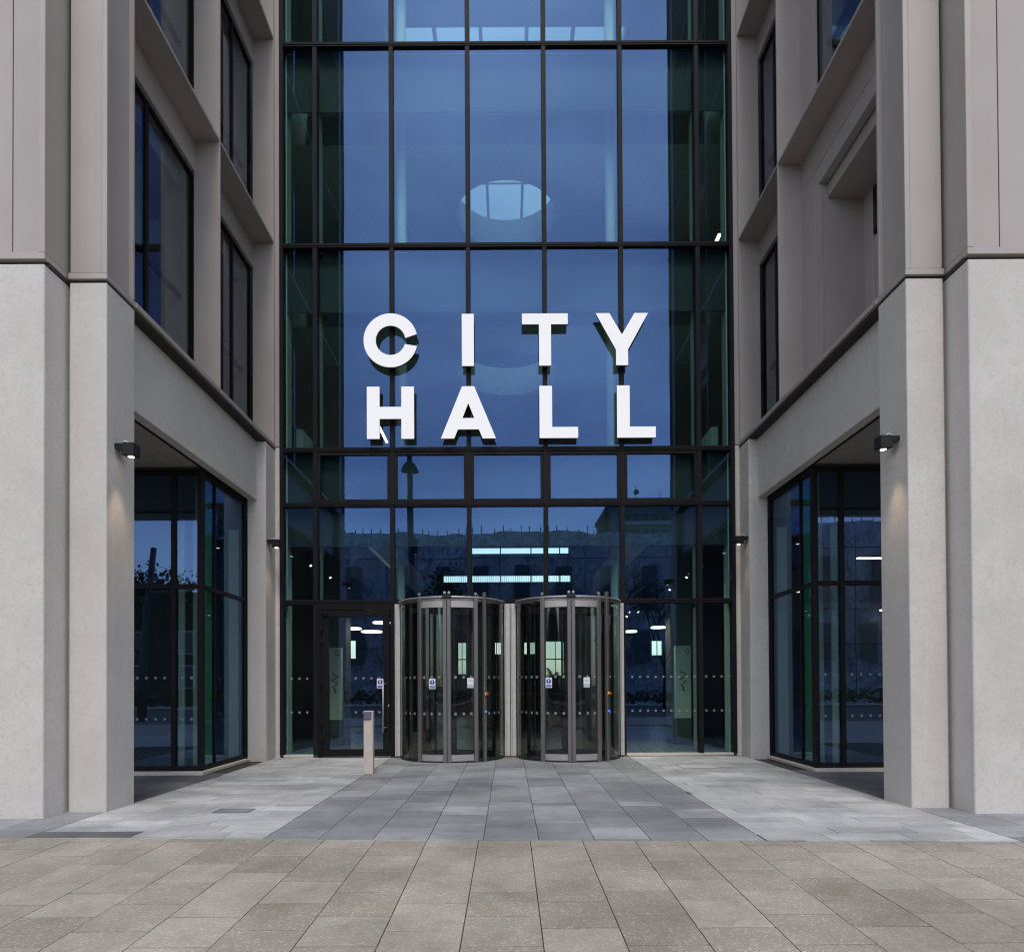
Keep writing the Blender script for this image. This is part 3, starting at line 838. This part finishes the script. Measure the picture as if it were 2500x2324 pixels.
def cpoly():
    ro, ri = .533, .293; n = 40
    a0, a1 = radians(13.5), radians(360-12.8); b0, b1 = radians(9), radians(360-15.5)
    quads = []
    for i in range(n):
        t0, t1 = i/n, (i+1)/n
        A0, A1 = a0+(a1-a0)*t0, a0+(a1-a0)*t1; B0, B1 = b0+(b1-b0)*t0, b0+(b1-b0)*t1
        quads.append([(ro*cos(A0)+.53, ro*sin(A0)+HH/2), (ro*cos(A1)+.53, ro*sin(A1)+HH/2), (ri*cos(B1)+.53, ri*sin(B1)+HH/2), (ri*cos(B0)+.53, ri*sin(B0)+HH/2)])
    return quads
def ring_letter(x, z, label):
    t = tag(empty('sign_letter', (x+.53, LF+.03, z)), label, 'letter', 'illuminated letters over the doors')
    def build(name, y0, y1, mats):
        bm = bmesh.new(); q = cpoly(); n = len(q)
        outer = [q[0][0]] + [k[1] for k in q]; inner = [q[0][3]] + [k[2] for k in q]
        V = {}
        for nm, y in (('f', y0), ('b', y1)):
            V[nm+'o'] = [bm.verts.new((a, y, b)) for a, b in outer]; V[nm+'i'] = [bm.verts.new((a, y, b)) for a, b in inner]
        for i in range(n):
            bm.faces.new([V['fo'][i], V['fi'][i], V['fi'][i+1], V['fo'][i+1]])
            bm.faces.new([V['bo'][i], V['bo'][i+1], V['bi'][i+1], V['bi'][i]])
            bm.faces.new([V['fo'][i], V['fo'][i+1], V['bo'][i+1], V['bo'][i]])
            bm.faces.new([V['fi'][i], V['bi'][i], V['bi'][i+1], V['fi'][i+1]])
        for e in (0, n): bm.faces.new([V['fo'][e], V['bo'][e], V['bi'][e], V['fi'][e]])
        bmesh.ops.recalc_face_normals(bm, faces=bm.faces[:])
        return obj(name, bm, mats, t, (x, 0, z))
    build('letter_can', LF+.004, LF+.059, [CAN]); build('letter_face', LF-.0065, LF+.0035, [LETTER])
Z1, Z2 = 7.722, 6.287
ring_letter(-2.822, Z1, 'white illuminated letter C in the upper word CITY')
letter('I', [[(0, 0), (ST, 0), (ST, HH), (0, HH)]], -.884, Z1, 'white illuminated letter I in the upper word CITY')
letter('T', [[(.335, 0), (.335+ST, 0), (.335+ST, HH-.21), (.905, HH-.21), (.905, HH), (0, HH), (0, HH-.21), (.335, HH-.21)]], .305, Z1, 'white illuminated letter T in the upper word CITY')
letter('Y', [[(.397, 0), (.397+ST, 0), (.397+ST, .31), (1.032, HH), (.765, HH), (.515, .605), (.27, HH), (0, HH), (.397, .31)]], 1.762, Z1, 'white illuminated letter Y in the upper word CITY')
letter('H', [[(0, 0), (.25, 0), (.25, .395), (.68, .395), (.68, 0), (.93, 0), (.93, HH), (.68, HH), (.68, .63), (.25, .63), (.25, HH), (0, HH)]], -2.763, Z2, 'white illuminated letter H in the lower word HALL')
letter('L', [[(0, 0), (.76, 0), (.76, .215), (.25, .215), (.25, HH), (0, HH)]], .641, Z2, 'first white illuminated letter L in HALL, right after the A')
letter('L', [[(0, 0), (.76, 0), (.76, .215), (.25, .215), (.25, HH), (0, HH)]], 2.171, Z2, 'last white illuminated letter L of the word HALL')
# A with its counter as butted pieces of one outline
A_out = [(0, 0), (.262, 0), (.335, .18), (.75, .18), (.823, 0), (1.085, 0), (.66, HH), (.42, HH)]
A_in = [(.425, .40), (.66, .40), (.5425, .70)]
def letter_A(x, z, label):
    t = tag(empty('sign_letter', (x+.54, LF+.03, z)), label, 'letter', 'illuminated letters over the doors')
    polys = [[(0, 0), (.262, 0), (.335, .18), (.425, .40), (.5425, .70), (.5425, HH), (.42, HH)],
             [(.823, 0), (1.085, 0), (.66, HH), (.5425, HH), (.5425, .70), (.66, .40), (.75, .18)],
             [(.335, .18), (.75, .18), (.66, .40), (.425, .40)]]
    def build(name, y0, y1, mats):
        bm = bmesh.new()
        cache = {}
        def v(p, y):
            k = (round(p[0], 4), round(p[1], 4), y)
            if k not in cache: cache[k] = bm.verts.new((p[0], y, p[1]))
            return cache[k]
        for p in polys:
            bm.faces.new([v(q, y0) for q in p]); bm.faces.new([v(q, y1) for q in p][::-1])
        for loop in (A_out, A_in):
            for i in range(len(loop)):
                a, b = loop[i], loop[(i+1) % len(loop)]
                bm.faces.new([v(a, y0), v(a, y1), v(b, y1), v(b, y0)])
        bmesh.ops.recalc_face_normals(bm, faces=bm.faces[:])
        return obj(name, bm, mats, t, (x, 0, z))
    build('letter_can', LF+.004, LF+.059, [CAN]); build('letter_face', LF-.0065, LF+.0035, [LETTER])
letter_A(-1.305, Z2, 'white illuminated letter A in the lower word HALL')

# ---------------------------------------------------------------- wall lamps
def wall_lamp(s, yc, z, label, power):
    xw = s*XI
    t = tag(empty('wall_lamp', (xw, yc, z)), label, 'lamp', 'black box downlights on the stone piers')
    xa, xb = sorted((xw - s*.095, xw - s*.24))
    box('housing', xa, xb, yc-.07, yc+.075, z, z+.145, LAMP, t, .004)
    box('lens_plate', xa+.012, xb-.012, yc-.058, yc+.063, z-.003, z+.002, BLACK, t)
    cyl('lens', ((xa+xb)/2, yc+.01), .034, z-.006, z-.002, LENS, t, 16)
    bm = bmesh.new()
    poly = [(0, .15), (0, .10), (-s*.10, .06), (-s*.10, .15)]
    prism(bm, poly, 0, .11, (0, 0)); bmesh.ops.recalc_face_normals(bm, faces=bm.faces[:])
    obj('bracket', bm, LAMP, t, (xw, yc-.045, z-.006))
    bm = bmesh.new(); tube(bm, [(-s*(.02+.13*k/8), 0, .05*sin(pi*k/8)) for k in range(9)], .006, 6); obj('cable', bm, CABLE, t, (xw, yc+.03, z+.144))
    ld = bpy.data.lights.new('lamp_beam', 'SPOT'); ld.energy = power; ld.color = (1.0, .72, .42); ld.spot_size = radians(62); ld.spot_blend = .8; ld.shadow_soft_size = .03
    lo = bpy.data.objects.new('lamp_beam', ld); link(lo, t, ((xa+xb)/2, yc+.01, z-.02))
    lo.rotation_euler = (0, s*radians(6), 0)
wall_lamp(-1, 8.06, 4.165, 'black box downlight on the stone pier nearer the street, wing beside the push button post', 26)
wall_lamp(1, 8.06, 4.205, 'black box downlight on the stone pier nearer the street, wing with the recessed balcony', 26)
wall_lamp(-1, 13.14, 4.10, 'black box downlight on the pier beside the glazing, near the swing door', 16)
wall_lamp(1, 13.14, 4.12, 'black box downlight on the pier beside the glazing, wing with the recessed balcony', 10)

# ---------------------------------------------------------------- push button post
t = tag(empty('push_button_post', (-2.28, 11.16, 0)), 'beige metal post with a square touch to open button', 'post')
box('post', -2.355, -2.205, 11.09, 11.22, 0, 1.02, POST, t, .006, 2)
b = box('button_plate', -2.345, -2.232, 11.068, 11.089, .885, 1.005, m_simple('plate_grey', (.13, .13, .13), .5), t, .004)
box('plate_rim', -2.350, -2.227, 11.080, 11.0895, .880, 1.010, BLACK, t, .003)
text('Touch\nto\nOpen', .032, SIGNB, b, (-2.2885, 11.0665, .942))
for xx in (-2.330, -2.247):
    bm = bmesh.new(); bbox(bm, -.003, .003, 0, .001, -.012, .012); obj('mark', bm, SIGNB, b, (xx, 11.0665, .945))

# ---------------------------------------------------------------- signs on the doors
def keep_clear(x, y, rz, z, label, w=.125, h=.19):
    t = tag(empty('safety_sign', (x, y, z)), label, 'sign', 'blue keep clear signs')
    o = box('panel', x-w/2, x+w/2, y-.002, y+.002, z, z+h, SIGNW, t)
    bm = bmesh.new(); n = 28
    bm.faces.new([bm.verts.new((.048*cos(2*pi*k/n), 0, .048*sin(2*pi*k/n))) for k in range(n)]); obj('disc', bm, SIGNB, t, (x, y-.0026, z+h-.068))
    bm = bmesh.new(); bm.faces.new([bm.verts.new((a, 0, b)) for a, b in ((-.007, -.012), (.007, -.012), (.013, .038), (-.013, .038))])
    bm.faces.new([bm.verts.new((.010*cos(2*pi*k/14), 0, -.028+.010*sin(2*pi*k/14))) for k in range(14)])
    obj('exclamation_mark', bm, SIGNW, t, (x, y-.0032, z+h-.068))
    box('band', x-w/2+.011, x+w/2-.011, y-.0030, y-.0021, z+.014, z+.056, SIGNB, t)
    text('Keep clear', .0225, SIGNW, t, (x, y-.0037, z+.035))
    t.rotation_euler = (0, 0, radians(rz))
keep_clear(-2.545, YG-.062, 0, 1.375, 'blue keep clear sign on the hinged glass door')
x, y = on_drum(-1.11, -16.5); keep_clear(x, y, -16.5, 1.36, 'blue keep clear sign on the revolving door next to the hinged door')
x, y = on_drum(1.18, -24.5); keep_clear(x, y, -24.5, 1.37, 'blue keep clear sign on the revolving door away from the hinged door')
def notice(x, y, rz, z, label, w=.125, h=.185):
    t = tag(empty('paper_notice', (x, y, z)), label, 'notice', 'automatic door notices')
    box('sheet', x-w/2, x+w/2, y-.002, y+.001, z+.065, z+h, SIGNW, t); box('lower_sheet', x-w/2, x+w/2, y-.0015, y+.001, z, z+.064, m_simple('notice_grey', (.42, .50, .52), .6), t)
    text('Automatic\ndoor', .023, INK, t, (x, y-.0027, z+h-.055)); t.rotation_euler = (0, 0, radians(rz))
x, y = on_drum(-1.11, 23.0); notice(x, y, 23.0, 1.375, 'white automatic door notice on the revolving door next to the hinged door')
x, y = on_drum(1.18, 14.8); notice(x, y, 14.8, 1.375, 'white automatic door notice on the revolving door away from the hinged door')

# ---------------------------------------------------------------- covers, leaves
def cover(x0, x1, y0, y1, label, mat):
    t = tag(empty('inspection_cover', ((x0+x1)/2, (y0+y1)/2, 0)), label, 'cover', 'inspection covers in the white paving')
    w = .010
    box('frame', x0, x1, y0, y0+w, -.02, .0055, STEELD, t); box('frame', x0, x1, y1-w, y1, -.02, .0055, STEELD, t)
    box('frame', x0, x0+w, y0+w, y1-w, -.02, .0055, STEELD, t); box('frame', x1-w, x1, y0+w, y1-w, -.02, .0055, STEELD, t)
    box('lid', x0+w+.003, x1-w-.003, y0+w+.003, y1-w-.003, -.02, .0045, mat, t)
cover(-3.38, -2.97, 7.77, 8.02, 'small square inspection cover with a grey lid in the pale slabs', GREY)
cover(2.95, 3.62, 11.6, 12.15, 'slab filled inspection cover in the pale slabs before the glazing', WHITE)
bm = bmesh.new()
def leaf_at(x, y, z, sz):
    a = rnd.uniform(0, 6.28); ti = rnd.uniform(-.5, .5)
    pts = [(-1, 0, 0), (-.3, .45, .15), (.5, .35, .2), (1, 0, .1), (.5, -.35, .2), (-.3, -.45, .15)]
    M3 = Matrix.Rotation(a, 3, 'Z') @ Matrix.Rotation(ti, 3, 'X')
    bm.faces.new([bm.verts.new(Vector((x, y, z)) + M3 @ Vector(p)*sz) for p in pts])
for k in range(42): leaf_at(rnd.uniform(-.09, .17), rnd.uniform(13.33, 13.49), rnd.uniform(.004, .03), rnd.uniform(.012, .028))
for k in range(6): leaf_at(rnd.uniform(.16, .30), rnd.uniform(13.05, 13.2), .012, rnd.uniform(.015, .025))
o = obj('fallen_leaves', bm, DRY); tag(o, 'brown dry leaves gathered between the revolving doors', 'leaves', kind='stuff')

# ---------------------------------------------------------------- lobby things
def totem(s, label):
    x = s*4.1; t = tag(empty('wayfinding_totem', (x, 16.0, 0)), label, 'totem', 'wayfinding totems behind the glass')
    box('base', x-.17, x+.17, 16.02, 16.18, 0, .62, INTD, t)
    pn = box('panel', x-.18, x+.18, 16.0, 16.19, .621, 2.32, m_simple('totem_face', (.50, .54, .46), .6), t, .004)
    pts = [(-.06, .27), (.10, .19), (-.06, .10), (.08, .02), (-.04, -.06), (.03, -.10), (.0, -.14), (.05, -.19)]
    bm = bmesh.new(); tube(bm, [(a, 0, b) for a, b in pts], .013, 5); obj('zigzag_mark', bm, INK, pn, (x-s*.02, 15.995, 1.45))
    text('G', .16, INK, pn, (x+.09, 15.996, 2.18))
totem(-1, 'pale wayfinding totem with a black zigzag behind the hinged door')
totem(1, 'pale wayfinding totem with a black zigzag behind the fixed side glazing')
def ring_lamp(x, y, z, r, label):
    t = tag(empty('pendant_lamp', (x, y, z)), label, 'lamp', 'lit ring pendants in the lobby')
    bm = bmesh.new(); tube(bm, [(r*cos(2*pi*k/28), r*sin(2*pi*k/28), 0) for k in range(29)], .035, 6); obj('ring', bm, LED, t, (x, y, z))
    bm = bmesh.new(); tube(bm, [(0, r, 0), (0, 0, 1.2)], .006, 4); tube(bm, [(r*.87, -r*.5, 0), (0, 0, 1.2)], .006, 4); tube(bm, [(-r*.87, -r*.5, 0), (0, 0, 1.2)], .006, 4); obj('wires', bm, DARK, t, (x, y, z))
for x, y, z, r in ((-5.75, 25, 3.50, .34), (-5.1, 25.5, 3.42, .36), (-4.45, 24, 3.62, .28), (-5.3, 27, 4.4, .4), (-4.7, 28, 4.75, .4), (5.5, 25, 3.48, .24), (4.4, 24.5, 3.3, .2)):
    ring_lamp(x, y, z, r, 'lit white ring pendant seen through the hinged door' if x < 0 else ('larger lit ring pendant seen through the fixed side glazing' if x > 5 else 'smaller lit ring pendant beside the revolving door, in the side glazing'))
def linear(x0, x1, y0, y1, z, label, m=LED):
    t = tag(empty('linear_lamp', ((x0+x1)/2, (y0+y1)/2, z)), label, 'lamp', 'lit ceiling bars')
    box('diffuser', x0, x1, y0, y1, z, z+.03, m, t); box('housing', x0, x1, y0, y1, z+.031, z+.08, DARK, t)
linear(-3.78, -3.71, 19.9, 21.2, 8.97, 'lit bar lamp on a dark ceiling behind the letter H')
linear(5.42, 5.50, 17.3, 17.9, 12.88, 'lit bar lamp on the upper ceiling beside the bronze fins')
for k, (x, y, z, w) in enumerate(((7.9, 14.4, 4.05, 1.0), (7.2, 14.6, 3.55, .62), (8.6, 14.9, 3.0, .9), (6.1, 14.0, 3.3, .5))):
    linear(x-w/2, x+w/2, y, y+.06, z, 'lit bar lamp inside the glazed corner below the balcony')
def spot(x, y, z, tilt, label):
    t = tag(empty('track_spotlight', (x, y, z)), label, 'lamp', 'small black track spotlights in the lobby')
    bm = bmesh.new(); tube(bm, [(0, 0, .12), (tilt*.05, -.03, 0)], .045, 10); obj('housing', bm, BLACK, t, (x, y, z))
    bm = bmesh.new(); tube(bm, [(tilt*.05, -.03, 0), (tilt*.053, -.032, -.006)], .026, 10); obj('lens', bm, LED, t, (x, y, z-.002))
    ld = bpy.data.lights.new('lamp_beam', 'SPOT'); ld.energy = 45; ld.color = (1.0, .88, .70); ld.spot_size = radians(110); ld.spot_blend = .9; ld.shadow_soft_size = .05
    lo = link(bpy.data.objects.new('lamp_beam', ld), t, (x+tilt*.06, y-.04, z-.03)); lo.rotation_euler = (radians(-20), radians(-20*tilt), 0)
for x, y, z, q in ((-4.35, 14.9, 4.05, 1), (-3.95, 15.0, 3.8, 1), (-3.25, 16.5, 3.45, 1), (-3.1, 16.9, 3.25, -1), (-2.85, 16.6, 3.15, 1), (4.25, 14.8, 4.0, -1), (3.95, 14.9, 3.75, -1), (3.7, 15.4, 3.55, -1), (3.25, 16.6, 3.4, -1), (3.15, 16.8, 3.2, 1), (2.9, 16.4, 3.05, -1)):
    spot(x, y, z, q, 'small lit track spotlight above the hinged door, inside the lobby' if x < 0 else 'small lit track spotlight above the fixed side glazing, inside the lobby')
def palm(x, y):
    t = tag(empty('potted_palm', (x, y, 0)), 'leafy palm in a planter against the bright back window', 'plant')
    cyl('planter', (x, y), .35, 0, .8, INTD, t, 16, .42)
    bm = bmesh.new()
    for k in range(16):
        a = k*2.4; L = rnd.uniform(.9, 1.5); lift = rnd.uniform(.5, 1.3)
        base = Vector((0, 0, 0)); prev = None
        for i in range(9):
            u = i/8; p = Vector((cos(a)*L*u*.75, sin(a)*L*u*.75, lift*u*1.2 - .55*u*u*L))
            if prev is not None:
                side = Vector((-sin(a), cos(a), 0))
                for sg in (-1, 1):
                    q = p + side*sg*.28*(1-u*.6) + Vector((0, 0, -.12))
                    bm.faces.new([bm.verts.new(v) for v in (prev, p, q)])
            prev = p
    obj('fronds', bm, PALM, t, (x, y, 1.35))
    bm = bmesh.new(); tube(bm, [(0, 0, 0), (.02, 0, .6)], .05, 8); obj('stem', bm, BARK, t, (x, y, .78))
palm(2.0, 30.0)

# ---------------------------------------------------------------- across the street (seen in the glass)
def street_lamp(x, y, h, label, head=True, lean=0.0):
    t = tag(empty('street_lamp', (x, y, -.13)), label, 'street lamp')
    bm = bmesh.new(); tube(bm, [(0, 0, 0), (lean*.1, 0, h*.3), (lean*.35, 0, h*.62), (lean, 0, h)], 0.20, 12, True, .12); obj('post', bm, GALV, t, (x, y, -.13))
    if head:
        bm = bmesh.new(); n = 16
        prof = [(.08, .42), (.22, .30), (.34, .10), (.40, -.08)]
        rings = [[bm.verts.new((r*cos(2*pi*k/n), r*sin(2*pi*k/n), z)) for k in range(n)] for r, z in prof]
        for i in range(3):
            for k in range(n): bm.faces.new([rings[i][k], rings[i][(k+1) % n], rings[i+1][(k+1) % n], rings[i+1][k]])
        bm.faces.new(rings[-1])
        obj('lamp_shade', bm, GALV, t, (x, y, h*.93))
        bm = bmesh.new(); bbox(bm, -.05, .28, -.12, .12, 0, .6); obj('control_box', bm, GALV, t, (x, y, 7.4))
    else:
        bm = bmesh.new(); tube(bm, [(0, 0, 0), (.9, 0, .05)], .09, 8); obj('lamp_arm', bm, GALV, t, (x+lean*.5, y, h*.72))
street_lamp(-4.42, -3.6, 12.0, 'tall dark street lamp with domed shade mirrored in the entrance glass')
street_lamp(-16.3, -8.0, 7.7, 'leaning tapered street lamp mirrored in the corner glass', False, .55)

def tree(x, y, h, seed, label, n_leaf=1500, crown=2.2):
    r = random.Random(seed); t = tag(empty('street_tree', (x, y, -.13)), label, 'tree', 'street trees across the road')
    bm = bmesh.new(); ends = []
    def branch(p, d, L, rad, lv):
        q = p + d*L; mid = p + d*L*.5 + Vector((r.uniform(-1, 1), r.uniform(-1, 1), 0))*L*.06
        tube(bm, [p, mid, q], rad, 6, True, rad*.6); 
        if lv >= 3: ends.append(q); return
        for k in range(3 if lv else 4):
            nd = (d + Vector((r.uniform(-1, 1), r.uniform(-1, 1), r.uniform(-.1, .6)))*.75).normalized()
            branch(q - d*L*r.uniform(0, .25), nd, L*r.uniform(.55, .75), rad*.55, lv+1)
    branch(Vector((0, 0, 0)), Vector((.03, 0, 1)).normalized(), h*.42, .11, 0)
    obj('trunk', bm, BARK, t, (x, y, -.13))
    bm = bmesh.new()
    for k in range(n_leaf):
        c = r.choice(ends) + Vector((r.gauss(0, 1), r.gauss(0, 1), r.gauss(0, .8)))*crown*.2
        s = r.uniform(.07, .16); u = Vector((r.gauss(0, 1), r.gauss(0, 1), r.gauss(0, 1))).normalized(); v = u.orthogonal().normalized()
        w = u.cross(v)
        bm.faces.new([bm.verts.new(c + v*s), bm.verts.new(c + w*s*.6), bm.verts.new(c - v*s), bm.verts.new(c - w*s*.6)])
    obj('crown', bm, LEAF, t, (x, y, -.13))
tree(-18.3, -12, 8.2, 3, 'leafy street tree mirrored in the corner glass beside the leaning lamp', 2600)
tree(-4.3, -12, 7.6, 5, 'slim leafy street tree mirrored beside the tall street lamp', 1500)
tree(9.2, -13, 7.8, 11, 'sparse street tree mirrored toward the wing with the balcony', 700)
tree(22.5, -13, 8.5, 17, 'broad street tree mirrored in the corner glass below the balcony', 2600)

WB = tag(empty('wrapped_building', (0, -45, 0)), 'long building wrapped in crumpled plastic sheeting mirrored in the glass', 'building')
def foil_wall(x0, x1, y, z1):
    bm = bmesh.new(); nx, nz = 110, 26; g = []
    rr = random.Random(4)
    for j in range(nz+1):
        row = []
        for i in range(nx+1):
            x = x0+(x1-x0)*i/nx; z = z1*j/nz
            dz = (.12*sin(x*.35)+.10*sin(x*1.1+1)) if j == nz else 0
            row.append(bm.verts.new((x, .35*sin(x*1.9+z*.7)*sin(z*1.3+x*.4)+rr.uniform(-.16, .16), z+dz)))
        g.append(row)
    for j in range(nz):
        for i in range(nx): bm.faces.new([g[j][i], g[j][i+1], g[j+1][i+1], g[j+1][i]])
    bmesh.ops.recalc_face_normals(bm, faces=bm.faces[:])
    o = obj('sheeting', bm, FOIL, WB, (0, y, 0)); return o
foil_wall(-23.5, 60, -45, 17.4)
box('core', -23, 60, -62, -46.6, 0, 14.9, BRICKD, WB)
for k in range(60):
    x = -22.5 + k*1.0 + rnd.uniform(-.25, .25)
    cyl('scaffold_tube', (x, -45.6), .05, 16.5, 18.0 + rnd.uniform(-.3, .3), GALV, WB, 6)
for zz, hh in ((9.2, 4.6), (3.6, 3.6)):
    for k in range(14):
        x = -20 + k*4.3 + rnd.uniform(-.6, .6)
        ww_ = box('dark_window', x-.8, x+.8, -44.55, -44.4, zz, zz+hh, TGLASS, WB)
for z in (5.2, 8.6, 14.6):
    bm = bmesh.new(); tube(bm, [(-23, 0, 0), (55, 0, 0)], .05, 6); obj('scaffold_ledger', bm, GALV, WB, (0, -44.3, z))

for k in range(14):
    cyl('scaffold_standard', (-22 + k*4.3 + rnd.uniform(-.8, .8), -44.2), .045, 0, 15.8, GALV, WB, 6)
OT = tag(empty('office_tower', (30, -100, 0)), 'concrete office tower with window bands mirrored above the wrapped building', 'building')
box('wall', 19.3, 44, -118, -100, 0, 34.6, CONC, OT); box('parapet', 19.0, 44.3, -118.3, -99.7, 34.6, 35.4, CONC, OT)
box('stair_tower', 18.3, 19.29, -108, -100.5, 0, 33.5, BRICKD, OT)
for f in range(11):
    z = 2.2 + f*2.95
    box('sill_band', 21.4, 44.1, -99.99, -99.7, z-.75, z-.1, INTW, OT)
    if f >= 6:
        for k in range(13): box('window', 21.6+k*1.7, 23.0+k*1.7, -99.98, -99.9, z, z+1.3, TGLASS, OT)
cyl('mast', (24.2, -101), .06, 35.4, 38.4, GALV, OT, 6); cyl('mast', (29.0, -101), .06, 35.4, 37.2, GALV, OT, 6)
bm = bmesh.new(); tube(bm, [(0, 0, 0), (.0, .3, 0)], .5, 14); obj('dish', bm, GALV, OT, (24.3, -100.6, 37.0))
LB = tag(empty('old_stone_house', (-38, -34, 0)), 'dark old stone house with sash windows mirrored in the corner glass', 'building')
box('wall', -52, -24, -44, -34, 0, 6.6, BRICKD, LB)
bm = bmesh.new(); prism(bm, [(-14.4, 0), (14.4, 0), (9, 3), (-9, 3)], -5.4, 5.4, (0, 0)); obj('roof', bm, BRICKD, LB, (-38, -39, 6.6))
for k in range(7):
    for z in (1.2, 4.0):
        f = box('window', -50.6+k*3.9, -49.3+k*3.9, -34.05, -33.9, z, z+1.9, INTW, LB); box('pane', -50.5+k*3.9, -49.4+k*3.9, -33.95, -33.88, z+.1, z+1.8, TGLASS, f)
bm = bmesh.new()
rr = random.Random(9)
for k in range(2600):
    x = rr.uniform(-40, 40); y = rr.uniform(-31, -27); z = rr.uniform(-.1, .9)
    s = .18; u = Vector((rr.gauss(0, 1), rr.gauss(0, 1), rr.gauss(0, 1))).normalized(); v = u.orthogonal().normalized(); w = u.cross(v); c = Vector((x, y, z))
    bm.faces.new([bm.verts.new(c+v*s), bm.verts.new(c+w*s), bm.verts.new(c-v*s), bm.verts.new(c-w*s)])
o = obj('ground_cover', bm, LEAF); tag(o, 'low planting along the far side of the road', 'planting', kind='stuff')
